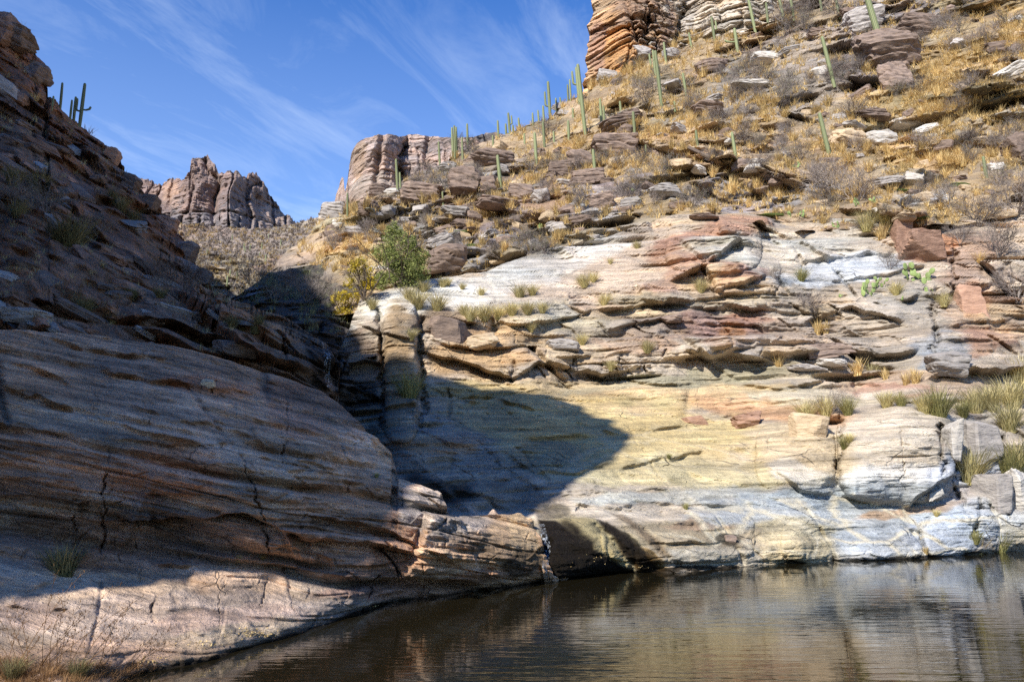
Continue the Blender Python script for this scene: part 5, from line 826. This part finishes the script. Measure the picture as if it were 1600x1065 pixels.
def cover(name, n, region, obj_, mat, size, label, seed, cat='grass', w=.05, wide=1.1, thr=-.3):
    g = np.random.default_rng(seed); pr_ = [blades(12, 1.0, wide, w, seed + j, base_r=.3) for j in range(5)]; GV, GF, GC, off, k = [], [], [], 0, 0
    for _ in range(n * 4):
        if k >= n: break
        px, py = g.uniform(region[0], region[2]), g.uniform(region[1], region[3])
        if float(fbm(px / 30, py / 22, seed=seed, o=3)) < thr: continue
        h = hit(px, py)
        if not h or h[3] is not obj_: continue
        V, F, var = pr_[g.integers(5)]; a = g.uniform(0, 6.28); c, s2_ = math.cos(a), math.sin(a); sc_ = msize(px, py, h[1]) * g.uniform(*size)
        GV.append(np.stack([V[:, 0] * c - V[:, 1] * s2_, V[:, 0] * s2_ + V[:, 1] * c, V[:, 2] * .8], 1) * sc_ + np.array(h[1])); GF.append(F + off); GC.append(np.clip(var + g.uniform(-.3, .25), 0, 1)); off += len(V); k += 1
    o = link(name, raw_mesh(name, np.concatenate(GV), np.concatenate(GF), mat, np.concatenate(GC)), (0, 0, 0)); o['kind'] = 'stuff'; give(o, label, cat)
cover('slope_brush', 420, (-20, 40, 420, 560), upper_slope, M_red, (9, 22), 'dim brown brush dotting the shaded left slope', 31, 'brush', .035, 1.1, 0.0)
cover('slope_grass', 260, (-20, 40, 430, 560), upper_slope, M_straw, (8, 18), 'dim dry grass in the cracks of the shaded left slope', 37, 'grass', .03, 1.1, 0.05)
cover('talus_brush', 1500, (200, 340, 560, 480), talus, M_twig, (3, 8), 'tiny grey-brown bushes speckling the far talus slope', 33, 'brush', .12, 1.3, -.5)
cover('talus_grass', 800, (200, 340, 560, 480), talus, M_gold, (3, 7), 'pale dry grass speckling the far talus slope', 35, 'grass', .12, 1.3, -.3)
cover('gorge_brush', 160, (370, 400, 560, 520), gorge, M_sage, (9, 20), 'dim scrub growing over the rocks of the gorge mouth', 39, 'brush', .04, 1.2, -.2)
# ---- bare shrubs
def shrub_mesh(seed, leafy, st=9, kids=3, spread=1.0):
    segs = twigs(st, 1.0, spread, .013, seed, 3, kids, .45); V, F = prisms(segs); g = np.random.default_rng(seed); var = np.repeat(g.uniform(0, 1, len(segs)), 6)
    me = raw_mesh('bare_shrub_branches', V, F, M_twig, var); lf = None
    if leafy:
        tips = np.array([s_[1] for s_ in segs if s_[2] < .004]); tips = tips[g.choice(len(tips), min(len(tips), leafy), replace=len(tips) < leafy)] + g.normal(0, .03, (min(len(tips), leafy), 3)); lv, lf_, lc_ = leafcloud(tips, .022, seed); lf = raw_mesh('shrub_leaves', lv, lf_, M_sage, lc_)
    return me, lf
SH = [shrub_mesh(200 + i, 0) for i in range(5)] + [shrub_mesh(230 + i, 500) for i in range(3)]
def shrub(px, py, hpx, wk, k_, label, grp, objs=None):
    h = hit(px, py, objs)
    if not h: return
    s_ = msize(px, py, h[1]) * hpx * .95; me, lf = SH[k_]; o = link('shrub' if lf else 'bare_shrub', me, h[1], (0, 0, random.uniform(0, 6)), (s_ * wk, s_ * wk, s_)); give(o, label, 'shrub', grp)
    if lf: link('leaves', lf, (0, 0, 0), parent=o)
SHR = [(1262, 492, 46, 1.0, 0, 'large grey twiggy bush'), (826, 396, 50, 1.0, 5, 'dense grey-green bush'), (850, 396, 36, 1.0, 6, 'low grey-green bush'), (1300, 300, 60, 1.1, 1, 'wide purple-grey bare shrub'), (1340, 315, 60, 1.0, 2, 'tall bare shrub'), (1270, 290, 44, 1.0, 3, 'mauve bare shrub'), (1482, 325, 46, .9, 4, 'bare shrub rooted on the dome'), (1440, 240, 44, 1.1, 0, 'round bare shrub'), (1219, 238, 28, 1.1, 1, 'low round grey shrub'), (1192, 260, 26, 1.0, 2, 'small grey shrub'), (1170, 105, 34, 1.2, 3, 'sprawling bare shrub'), (1225, 75, 28, 1.1, 4, 'pale bare shrub'), (1010, 160, 30, 1.4, 0, 'wide purple-grey shrub'), (1150, 160, 30, 1.2, 1, 'grey shrub cluster'), (1550, 145, 22, 1.2, 6, 'rounded sage-green shrub'), (1550, 60, 34, 1.1, 2, 'dark bare shrub'), (1515, 75, 26, 1.0, 3, 'grey bare shrub'), (1530, 350, 60, 1.0, 0, 'tall purple-grey shrub'), (1560, 400, 60, 1.1, 1, 'tangled grey shrub'), (1590, 330, 70, 1.0, 2, 'high tangled shrub'), (1500, 380, 40, 1.0, 3, 'low tangled shrub'), (1590, 470, 70, 1.0, 4, 'leggy bare shrub'), (1210, 435, 22, 1.0, 5, 'dark small bush'), (1300, 645, 40, 1.2, 2, 'fine grey twigs behind the tussocks'), (978, 108, 22, 1.0, 7, 'small green-grey bush'), (740, 245, 24, 1.3, 1, 'grey shrub behind the slender cacti'), (560, 375, 20, 1.1, 0, 'little round grey shrub'), (580, 380, 18, 1.1, 1, 'grey shrub'), (525, 470, 34, .9, 2, 'grey twiggy bush'), (1560, 290, 46, .9, 6, 'sage green bush'), (1390, 420, 30, 1.0, 5, 'dull green bush'), (1060, 92, 18, 1.2, 2, 'brown bare shrub'), (280, 465, 50, 1.2, 0, 'dim brown shrub'), (240, 440, 40, 1.1, 1, 'dim grey shrub'), (300, 440, 36, 1.1, 2, 'dim twiggy shrub'), (180, 232, 20, .7, 3, 'spindly crest shrub'), (195, 262, 26, .8, 0, 'leggy crest shrub'), (145, 205, 14, .9, 1, 'small crest shrub'), (60, 70, 16, 1.0, 2, 'thin twigs on the crest'), (20, 330, 60, 1.0, 5, 'large dim bush'), (70, 330, 50, 1.0, 6, 'dim leafy bush'), (155, 370, 40, 1.0, 7, 'dim leafy shrub'), (225, 330, 30, 1.0, 5, 'dim steep shrub'), (480, 470, 44, 1.2, 0, 'brown bush in the gorge'), (450, 450, 36, 1.2, 1, 'brown bush'), (505, 455, 36, 1.2, 2, 'dark bush'), (430, 470, 30, 1.2, 5, 'dark leafy bush'), (395, 452, 48, .8, 7, 'sparse olive tree-like bush')]
for s_ in SHR: shrub(*s_[:5], uniq(s_[5], s_[0], s_[1]), 'desert shrubs')
g = np.random.default_rng(99); n_ = 0
while n_ < 190:
    px, py = g.uniform(470, 1620), g.uniform(-10, 410)
    if float(fbm(px / 50, py / 24, seed=13, o=2)) < -.12 or (px < 900 and py < 200): continue
    h = hit(px, py, [hill, right_wall])
    if not h or h[3] is not hill: continue
    k_ = int(g.integers(8)); kd = 'leafless grey desert shrub ' if k_ < 5 else 'small dusty green desert shrub '
    hp_, wk_ = g.uniform(14, 34), g.uniform(.9, 1.4); sz = 'large ' if hp_ > 28 else 'low ' if wk_ > 1.25 else 'small ' if hp_ < 19 else ''
    shrub(px, py, hp_, wk_, k_, uniq(sz + ('leafless grey shrub' if k_ < 5 else 'dusty green shrub'), px, py, near=4, alt=kd + RG(px, py)), ('grey bare shrubs ' if k_ < 5 else 'dusty green shrubs ') + RG(px, py), [hill]); n_ += 1
# ---- boulders
def rock(px, py, wpx, hpx, kind, label, layers=2.5, rot=None, objs=None, name='boulder', seed=None, group=None, depth=.8, tilt=0.0, sink=.3):
    h = hit(px, py + hpx * .25, objs)
    if not h: return
    m_ = msize(px, py, h[1]); seed = seed if seed is not None else int(px * 7 + py); W, H = wpx * m_, hpx * m_
    V, F = boulder(seed, (W * 1.1, max(W, H) * depth, H * 1.15), layers=layers, nplanes=16 if layers else 5, rough=.05 if layers else .03); me = raw_mesh(name, V, F, SM[kind])
    c = P(px, py, h[1].y + max(W, H) * depth * ((sink if layers else .85) - .5) * .6).reshape(3)
    o = link(name, me, c, (0, tilt, rot if rot is not None else 0)); give(o, label, 'boulder', group); return o
ROCKS = [(1385, 80, 92, 56, 'brown', 'huge dark layered outcrop', 3.5, -.1), (1440, 45, 70, 40, 'brown', 'dark angular outcrop', 3, .1), (1397, 124, 50, 44, 'brown', 'dark square-cut boulder', 1.5, .1), (1348, 34, 64, 44, 'grey', 'grey slanting outcrop', 3, -.2), (1110, 106, 46, 22, 'brown', 'dark flat boulder', 2, -.1), (1168, 136, 50, 13, 'pale', 'pale flat ledge stone', 1.5, .05), (970, 194, 60, 26, 'brown', 'dark arched outcrop', 3, -.2), (961, 234, 72, 36, 'brown', 'dark square block', 1.6, -.05), (907, 252, 38, 34, 'brown', 'brown upright block', 1.5, .1), (916, 280, 52, 26, 'brown', 'dark overhanging slab', 2, -.1), (1105, 172, 50, 16, 'brown', 'low dark outcrop', 2, .1), (1195, 92, 42, 18, 'pale', 'pale sloping stone', 2, .2), (1004, 83, 26, 18, 'grey', 'grey boulder', 1.5, 0), (1049, 86, 26, 20, 'grey', 'grey blocky boulder', 2, 0), (947, 121, 30, 20, 'grey', 'grey boulder at the cliff foot', 2, .1), (1357, 182, 52, 18, 'brown', 'dark broken ledge', 2.5, 0), (1420, 192, 60, 20, 'pale', 'pale broken ledge', 2.5, -.15), (1582, 110, 44, 18, 'pale', 'pale long boulder', 1.5, -.4), (1590, 232, 34, 44, 'brown', 'mauve tilted slab', 1.2, -.3), (1375, 220, 46, 26, 'pale', 'pale upright boulder', 1.2, 0), (1325, 216, 50, 26, 'tan', 'pale brown boulder', 1.5, 0), (1388, 284, 40, 14, 'grey', 'small grey boulder', 1.5, -.1), (1183, 254, 26, 10, 'pale', 'small pinkish boulder', 1, 0), (1445, 205, 40, 14, 'pale', 'pale stone row', 2, -.2),
 (730, 285, 58, 42, 'brown', 'big brown fractured outcrop', 1.8, .1), (764, 287, 28, 26, 'brown', 'brown cube-like boulder', 1.2, 0), (658, 305, 62, 38, 'brown', 'long dark layered shelf', 3.5, .05), (770, 250, 56, 26, 'brown', 'dark ledge boulder', 2.5, 0), (520, 332, 42, 34, 'grey', 'layered skyline outcrop', 4, .1), (576, 326, 34, 22, 'brown', 'dark blocky boulder', 2, 0), (776, 318, 62, 14, 'brown', 'dark flat slab', 2, .05), (714, 332, 42, 18, 'grey', 'grey rounded slab', 2, .1), (727, 350, 38, 13, 'brown', 'dark low stone', 1.5, 0), (815, 302, 42, 26, 'brown', 'brown boulder', 1.2, .1), (845, 306, 28, 20, 'grey', 'grey boulder', 1.2, 0), (878, 268, 40, 28, 'brown', 'dark stacked boulder', 3, -.1), (697, 405, 60, 40, 'brown', 'brown broken rock beside the tree', 1.8, -.1), (688, 380, 40, 20, 'grey', 'mauve slab', 1.5, -.4), (939, 316, 38, 28, 'brown', 'dark wedge slab', 1.5, -.2), (889, 328, 30, 13, 'brown', 'small dark slab', 1.5, -.1), (905, 345, 36, 16, 'brown', 'brown slab', 1.5, -.2), (868, 352, 30, 12, 'grey', 'flat mauve slab', 1.5, -.1), (641, 345, 28, 12, 'grey', 'small mauve stone', 1.2, 0), (552, 360, 26, 12, 'grey', 'small grey stone', 1.2, 0), (530, 350, 24, 12, 'pale', 'small pale stone', 1.2, 0), (590, 300, 30, 16, 'brown', 'dark crest boulder', 2, 0), (700, 262, 30, 14, 'grey', 'grey crest boulder', 2, 0), (985, 318, 34, 18, 'grey', 'grey stepped stone', 2, -.1), (1040, 300, 50, 20, 'grey', 'grey stepped slab', 3, 0), (1100, 340, 40, 10, 'brown', 'low dark ledge', 2, 0),
 (1262, 668, 58, 44, 'tan', 'wedge-shaped tan stone with a dark side', 0, 0), (1407, 372, 30, 48, 'rust', 'upright red-brown stone', 0, .1), (1443, 388, 72, 46, 'rust', 'large rust-red block', 0, -.12), (1487, 692, 20, 62, 'pale', 'narrow upright pale pillar', 0, 0), (1533, 694, 52, 68, 'grey', 'tall grey square block', 0, 0), (1556, 772, 40, 72, 'grey', 'speckled dark grey block', 0, 0), (1590, 770, 40, 60, 'pale', 'pale blue-grey block', 0, 0), (1085, 657, 32, 13, 'rust', 'small rust-coloured block', 0, -.05), (1167, 657, 40, 22, 'rust', 'rust-coloured square block', 1.2, -.05), (1290, 548, 56, 22, 'brown', 'dark pointed slab', 1.5, -.1), (1140, 842, 18, 13, 'brown', 'small dark square stone', 0, 0), (700, 518, 56, 40, 'brown', 'dark cube hanging over the hollow', 0, 0), (1510, 470, 34, 50, 'rust', 'narrow rust-red slab', 0, .1), (1480, 568, 60, 40, 'grey', 'blue-grey jutting boulder', 2, 0), (1300, 566, 40, 12, 'pale', 'flat pale stone', 1, 0), (1255, 575, 46, 10, 'grey', 'flat grey stone', 1, 0), (1050, 498, 30, 12, 'brown', 'small brown ledge block', 1, 0), (752, 534, 46, 22, 'tan', 'tan ledge block', 1, 0), (880, 540, 50, 20, 'grey', 'grey ledge block', 1.5, 0), (1460, 770, 26, 10, 'pale', 'small pale wedge', 0, -.4), (600, 425, 24, 12, 'pale', 'pale stone by the tree foot', 0, 0),
 (40, 495, 70, 26, 'grey', 'dim squared slab', 1, .06), (325, 600, 20, 14, 'tan', 'small upright slab under the lip', 0, 0), (20, 60, 60, 40, 'brown', 'dark crest crag', 2, .2), (60, 115, 40, 34, 'brown', 'dark crag step', 2, .3), (10, 35, 40, 20, 'grey', 'mauve crest slab', 1.5, .1)]
for r_ in ROCKS: rock(r_[0], r_[1], r_[2], r_[3], r_[4], uniq(r_[5], r_[0], r_[1]), r_[6], tilt=r_[7])
# loose rocks scattered on the slope share a few meshes
RM = {}
for k_ in SM:
    for j in range(3):
        V, F = boulder(500 + j * 7 + len(k_), (1.25, 1, .62), layers=(0, 0, 2.2)[j], nplanes=(7, 12, 14)[j], nu=26, nv=15); RM[(k_, j)] = raw_mesh('loose_rock', V, F, SM[k_])
g = np.random.default_rng(41); n_ = 0
while n_ < 215:
    px, py = g.uniform(480, 1625), g.uniform(-15, 430)
    if g.uniform() > (1.0 if px < 980 else .55) or float(fbm(px / 34, py / 18, seed=19, o=2)) < -.2: continue
    h = hit(px, py, [hill, right_wall])
    if not h or h[3] is not hill: continue
    m_ = msize(px, py, h[1]); kd = g.choice(['brown', 'grey', 'tan', 'brown', 'tan', 'grey', 'pale', 'brown']); s_ = m_ * g.uniform(10, 30); j = int(g.integers(3))
    o = link('loose_rock', RM[(kd, j)], h[1] + Vector((0, .1 * s_, -.12 * s_)), (g.uniform(-.25, .25), g.uniform(-.3, .2), g.uniform(0, 6)), (s_ * g.uniform(.9, 1.5), s_, s_ * g.uniform(.7, 1.2)))
    cw = {'brown': 'dark brown', 'grey': 'grey', 'pale': 'pale', 'tan': 'tan'}[kd]; sz = 'large ' if s_ > 24 * m_ else 'small ' if s_ < 15 * m_ else ''; give(o, uniq(f'{sz}{cw} loose rock', px, py, near=4, alt=f'{cw} loose angular rock {RG(px, py)}'), 'rock', f'{cw} loose rocks {RG(px, py)}'); n_ += 1
g = np.random.default_rng(57); n_ = 0
while n_ < 70:
    px, py = g.uniform(-10, 420), g.uniform(20, 540); h = hit(px, py)
    if not h or h[3] is not upper_slope or py < interp(lu_top, px) + 26: continue
    m_ = msize(px, py, h[1]); kd = g.choice(['brown', 'brown', 'grey', 'rust']); s_ = m_ * g.uniform(14, 46); j = int(g.integers(3))
    o = link('loose_rock', RM[(kd, j)], h[1] + Vector((0, .12 * s_, -.1 * s_)), (g.uniform(-.25, .25), g.uniform(.1, .7), g.uniform(-.6, .6)), (s_ * g.uniform(1.0, 1.7), s_, s_ * g.uniform(.6, 1.0)))
    cw = {'brown': 'dark brown', 'grey': 'grey', 'rust': 'reddish'}[kd]; sz = 'large ' if s_ > 34 * m_ else 'small ' if s_ < 22 * m_ else ''; give(o, uniq(f'{sz}{cw} shaded crag rock', px, py, near=6, alt=f'{cw} crag rock on the shaded left slope'), 'rock', f'{cw} crag rocks on the shaded left slope'); n_ += 1
for i, (px, py, w_, h_) in enumerate([(8, 48, 46, 46), (36, 64, 32, 30), (56, 116, 26, 34), (176, 244, 24, 22), (206, 286, 26, 26), (232, 318, 28, 26), (262, 352, 30, 26), (292, 392, 28, 30), (318, 432, 26, 26)]):
    rock(px, py, w_, h_, ('brown', 'rust')[i % 3 == 0], uniq('jagged crest crag', px, py), (2, 0)[i % 2], tilt=.35, objs=[upper_slope], name='crest_crag', group='crags along the left skyline')
# ---- prickly pears
def pear(px, py, hpx, n, label, seed):
    h = hit(px, py)
    if not h: return
    g = np.random.default_rng(seed); m_ = msize(px, py, h[1]); e = bpy.data.objects.new('prickly_pear', None); col.objects.link(e); e.location = h[1]; e.rotation_euler = (0, 0, 0); give(e, label, 'cactus', 'prickly pear clumps')
    s_ = hpx * m_ * .23; pads = [(Vector((g.normal(0, s_ * .9), g.normal(0, s_ * .5), s_ * .35)), g.uniform(-.4, .4)) for _ in range(max(3, n // 3))]; i = 0
    while len(pads) < n:
        p, a = pads[i % len(pads)]; a2 = a + g.choice([-.6, .6, .25, -.25]) + g.normal(0, .15); pads.append((p + Vector((math.sin(a2) * s_ * .95, g.normal(0, s_ * .3), math.cos(a2) * s_ * .95)), a2)); i += 1
    for p, a in pads: link('pad', PADM, p, (0, a, g.uniform(-.9, .9)), (s_ * .42, s_ * .13, s_ * .58), parent=e)
th = np.linspace(0, 2 * np.pi, 14, endpoint=False); ph = np.linspace(0.02, np.pi - .02, 9); TH, PH = np.meshgrid(th, ph)
pv = np.stack([np.cos(TH) * np.sin(PH) * (1 + .15 * np.cos(PH)), np.sin(TH) * np.sin(PH), np.cos(PH)], -1).reshape(-1, 3); ix = np.arange(14 * 9).reshape(9, 14)
PADM = raw_mesh('pad', pv, np.stack([ix[:-1], np.roll(ix[:-1], -1, 1), np.roll(ix[1:], -1, 1), ix[1:]], -1).reshape(-1, 4), M_pad, smooth=True)
for i, (px, py, hp, n, lb) in enumerate([(1356, 462, 34, 13, 'large bright prickly pear'), (1372, 448, 26, 9, 'spiky prickly pear'), (1313, 464, 12, 6, 'small prickly pear row'), (1432, 442, 44, 14, 'tall grey-green prickly pear'), (1412, 468, 14, 6, 'small bright prickly pear'), (1450, 455, 16, 6, 'little prickly pear'), (1340, 322, 20, 9, 'low prickly pear clump'), (1368, 318, 18, 8, 'prickly pear on the slope foot'), (1236, 340, 18, 10, 'sprawling prickly pear'), (1252, 336, 16, 7, 'rounded prickly pear'), (1308, 356, 18, 8, 'prickly pear on the wall top'), (1245, 262, 16, 9, 'pale green prickly pear'), (697, 392, 18, 9, 'yellow-green prickly pear'), (722, 390, 16, 8, 'dusty prickly pear'), (844, 358, 16, 8, 'dark prickly pear'), (864, 362, 14, 7, 'small dark prickly pear'), (990, 300, 14, 7, 'little grey prickly pear'), (1000, 312, 12, 6, 'tiny prickly pear'), (180, 246, 20, 5, 'lumpy cholla-like cactus')]): pear(px, py, hp, n, uniq(lb, px, py), 60 + i)
# ---- green tree and yellow shrub
def tree(px, py, hpx, wpx, leafm, nleaf, size, label, name, blobs, seed, cat='tree', trunk=.05, leafname='crown', yback=0.0):
    h = hit(px, py); m_ = msize(px, py, h[1]); H, Wd = hpx * m_, wpx * m_; e = bpy.data.objects.new(name, None); col.objects.link(e); e.location = h[1] + Vector((0, yback, 0)); give(e, label, cat)
    segs = [(a * H, b * H, c * H * .9, d * H * .9) for a, b, c, d in twigs(6, 1.15, .75 * Wd / H, trunk * .35, seed, 3, 2, .7)]; V, F = prisms(segs, 5); link('trunk', raw_mesh('trunk', V, F, M_bark), (0, 0, 0), parent=e)
    g = np.random.default_rng(seed); pts = []
    tot = sum(b[3] for b in blobs)
    for (bx, bz, br, wt) in blobs:
        n = int(nleaf * wt / tot); c = np.array([bx * Wd, 0, bz * H]); sub = g.normal(0, 1, (14, 3)); sub /= np.linalg.norm(sub, axis=1, keepdims=True); sub *= g.uniform(.3, 1, (14, 1)) ** .5
        pc = sub[g.integers(14, size=n)] + g.normal(0, .21, (n, 3)); pts.append(c + pc * np.array([br * Wd, br * Wd * .8, br * H * .9]))
    V, F, var = leafcloud(np.concatenate(pts), size * m_, seed); var = np.clip(var * .75 + .25 * h32(np.repeat(np.arange(len(V) // 4) // 60, 4)), 0, 1); link(leafname, raw_mesh(leafname, V, F, leafm, var), (0, 0, 0), parent=e); return e
tree(622, 448, 100, 92, M_leaf, 15000, 1.9, 'bushy fine-leaved green tree rooted behind the white slab rim', 'green_tree', [(.02, .48, .30, 4), (-.18, .3, .26, 2.4), (.22, .3, .28, 2.6), (-.06, .80, .2, 1.6), (.14, .7, .18, 1.2), (-.28, .55, .16, 1), (.36, .5, .14, .8), (.12, .1, .24, 1.3), (-.2, .08, .2, 1.0), (.4, .2, .13, .6), (-.1, .98, .09, .3)], 5)
tree(572, 470, 60, 50, M_yel, 1500, 2.1, 'yellow-leaved shrub with a dark bent trunk above the gorge rim', 'yellow_shrub', [(-.2, .85, .26, 3), (.15, .55, .3, 3), (-.45, .45, .2, 1)], 8, 'shrub', .09, 'leaves', -.3)
tree(545, 500, 46, 52, M_yel, 1900, 2.1, 'rounded yellow-green shrub spilling over the gorge rim', 'yellow_shrub', [(0, .45, .42, 4), (-.2, .7, .25, 1.5), (.25, .7, .25, 1.5), (-.1, .15, .3, 1)], 9, 'shrub', .05, 'leaves', -.5)
# ---- moss strips on the ledges
for px, py, w_, h_, lb in [(1215, 336, 70, 5, 'dark green moss strip along a ledge lip'), (1410, 298, 50, 5, 'dark green moss patch on the dome top'), (1430, 340, 50, 5, 'moss line under the pale dome'), (1500, 290, 40, 8, 'moss band on the tilted slab'), (740, 384, 30, 6, 'green cushion of spike-moss on mauve rock'), (728, 363, 26, 6, 'green cushion of moss beside a flat stone')]:
    h = hit(px, py)
    if h:
        m_ = msize(px, py, h[1]); V, F = boulder(int(px), (w_ * m_, h_ * m_ * 2.2, h_ * m_), rough=.12, nu=30, nv=14); give(link('moss_patch', raw_mesh('moss_patch', V, F, M_moss), h[1]), lb, 'moss')
# ---- dead branch, stick, fallen leaves
def stick(pts, r, mat, label, name, cat):
    w = [hit(*p)[1] + Vector((0, -.03, r)) for p in pts]; segs = [(np.array(a), np.array(b), r, r * .8) for a, b in zip(w[:-1], w[1:])]; V, F = prisms(segs, 6); give(link(name, raw_mesh(name, V, F, mat), (0, 0, 0)), label, cat)
stick([(1076, 234), (1095, 243), (1118, 254), (1136, 264)], .11, M_bark, 'dark fallen branch lying across the grassy slope', 'dead_branch', 'branch')
stick([(414, 982), (424, 986), (436, 992)], .006, M_wood, 'short bleached stick lying near the water on the pale ledge', 'driftwood_stick', 'stick')
g = np.random.default_rng(12); lp = []
for (cx, cy, rx, ry, n, dz) in ((593, 948, 16, 5, 60, 0), (400, 990, 45, 7, 120, 0), (235, 1032, 30, 6, 40, 0), (320, 1008, 40, 6, 40, 0), (930, 880, 60, 20, 30, 0), (1010, 885, 25, 8, 30, 0)):
    for _ in range(n):
        h = hit(cx + g.normal(0, rx * .5), cy + g.normal(0, ry * .5), [left_cliff, right_wall])
        if h: lp.append(np.array(h[1]) + np.array([0, -.012, .012]))
V, F, var = leafcloud(np.array(lp), .013, 3); o = link('fallen_leaves', raw_mesh('fallen_leaves', V, F, M_gold, var), (0, 0, 0)); o['kind'] = 'stuff'; give(o, 'small fallen yellow leaves lodged along the waterline rock', 'leaves')
# ---- water running down the spillway and the gorge wall
mw = bpy.data.materials.new('running_water'); mw.use_nodes = True; t = mw.node_tree; b = t.nodes['Principled BSDF']; b.inputs['Base Color'].default_value = (.75, .8, .85, 1); b.inputs['Roughness'].default_value = .15
tr = N(t, 'ShaderNodeBsdfTransparent'); ms = N(t, 'ShaderNodeMixShader'); uvn = N(t, 'ShaderNodeTexCoord'); mpn = N(t, 'ShaderNodeMapping'); mpn.inputs['Scale'].default_value = (30, 30, 4); L(t, uvn.outputs['Object'], mpn.inputs[0])
nn = N(t, 'ShaderNodeTexNoise', ins={'Scale': 1.0, 'Detail': 5.0}); L(t, mpn.outputs[0], nn.inputs['Vector']); f = N(t, 'ShaderNodeMapRange', ins={1: .48, 2: .66, 3: 0.0, 4: .42}); L(t, nn.outputs['Fac'], f.inputs[0])
L(t, f.outputs[0], ms.inputs[0]); L(t, tr.outputs[0], ms.inputs[1]); L(t, b.outputs[0], ms.inputs[2]); L(t, ms.outputs[0], t.nodes['Material Output'].inputs[0])
def fall(pts, wpx, label):
    V, F = [], []
    pts = [np.array(p, float) for p in pts]; Q = []
    for a, b_ in zip(pts[:-1], pts[1:]):
        for q in np.linspace(0, 1, 6)[:-1]: Q.append(a * (1 - q) + b_ * q)
    Q.append(pts[-1]); K = 6
    for q in Q:
        for j in range(K):
            h = hit(q[0] + (j / (K - 1) - .5) * wpx, q[1]); p = np.array(h[1]) if h else V[-1]; dv_ = np.array(CAMP) - p; V.append(p + dv_ / np.linalg.norm(dv_) * .035)
    ix = np.arange(len(V)).reshape(-1, K); F = np.stack([ix[:-1, :-1], ix[:-1, 1:], ix[1:, 1:], ix[1:, :-1]], -1).reshape(-1, 4)
    give(link('trickle_of_water', raw_mesh('trickle', V, F, mw, smooth=True), (0, 0, 0)), label, 'waterfall')
fall([(846, 818), (850, 835), (856, 855), (852, 880), (854, 904)], 10, 'thin white trickle running down the spillway into the pool')
fall([(508, 535), (512, 560), (510, 585), (516, 605)], 10, 'faint trickle down the dark gorge wall behind the column')
# ---- near bank, lower left: weeds and low grass
def bank(px, py): 
    h = hit(px, py, [left_cliff]); return h[1] if h else None
wk = ['tallest reddish weed leaning right', 'thin upright reddish weed', 'branched reddish weed', 'bent reddish weed', 'short reddish weed', 'outermost reddish weed', 'fine reddish weed']
for i, (px, py, hp, ln) in enumerate([(60, 1050, 170, .5), (15, 1050, 150, .05), (110, 1055, 130, .35), (40, 1056, 120, -.1), (150, 1050, 110, .5), (195, 1045, 100, .55), (85, 1040, 110, .15)]):
    p = bank(px, py)
    if p is None: continue
    g = np.random.default_rng(300 + i); m_ = msize(px, py, p); H = hp * m_; segs = []
    for s_ in range(4):
        q = np.array([g.normal(0, .03), g.normal(0, .03), -.02]); d = np.array([ln + g.normal(0, .22), g.normal(0, .15), 1.]); d /= np.linalg.norm(d); L_ = H * g.uniform(.6, 1.1)
        for k_ in range(9):
            d2 = d + np.array([.04 * (1 if ln > 0 else -1), 0, -.02]) + g.normal(0, .03, 3); d2 /= np.linalg.norm(d2); q2 = q + d2 * L_ / 9; segs.append((q, q2, .0032 * (1 - k_ / 11), .0032 * (1 - (k_ + 1) / 11))); q, d = q2, d2
            if k_ > 2:
                for _ in range(2):
                    dd = d + g.normal(0, .6, 3); dd /= np.linalg.norm(dd); e_ = q + dd * L_ * g.uniform(.04, .12); segs.append((q, e_, .0016, .001)); segs.append((e_, e_ + np.array([0, 0, .012]) + g.normal(0, .006, 3), .004, .002))
    V, F = prisms(segs, 4); give(link('dry_weed', raw_mesh('dry_weed', V, F, M_red, np.tile([.1, .1, .1, .1, .4, .4, .4, .4], len(segs))), p), wk[i] + ' on the near left bank', 'weed', 'dry weeds on the near bank')
GV, GF, GC, off = [], [], [], 0; g = np.random.default_rng(8); pr = [blades(16, 1, 1.2, .03, 700 + j, base_r=.3, lean=.9) for j in range(4)]
for _ in range(420):
    px = g.uniform(-60, 240); py = g.uniform(1035, 1085) + px * .03; p = bank(px, py)
    if p is None: continue
    V, F, var = pr[g.integers(4)]; s_ = g.uniform(.05, .13); W = V * s_ + np.array(p); GV.append(W); GF.append(F + off); GC.append(var * .8); off += len(W)
if GV: o = link('bank_grass', raw_mesh('bank_grass', np.concatenate(GV), np.concatenate(GF), M_red, np.concatenate(GC)), (0, 0, 0)); o['kind'] = 'stuff'; give(o, 'low reddish brown dead grass matting the near left bank', 'grass')
for px, py, hp, lb in ((120, 1062, 44, 'fresh green grass clump among dead reddish grass on the near bank'), (20, 1064, 50, 'straggly olive grass clump at the near left corner')):
    p = bank(px, py)
    if p is not None: s_ = hp * msize(px, py, p); give(link('green_grass_clump', TM['dark'][1], p, (0, 0, 1), s_), lb, 'grass')
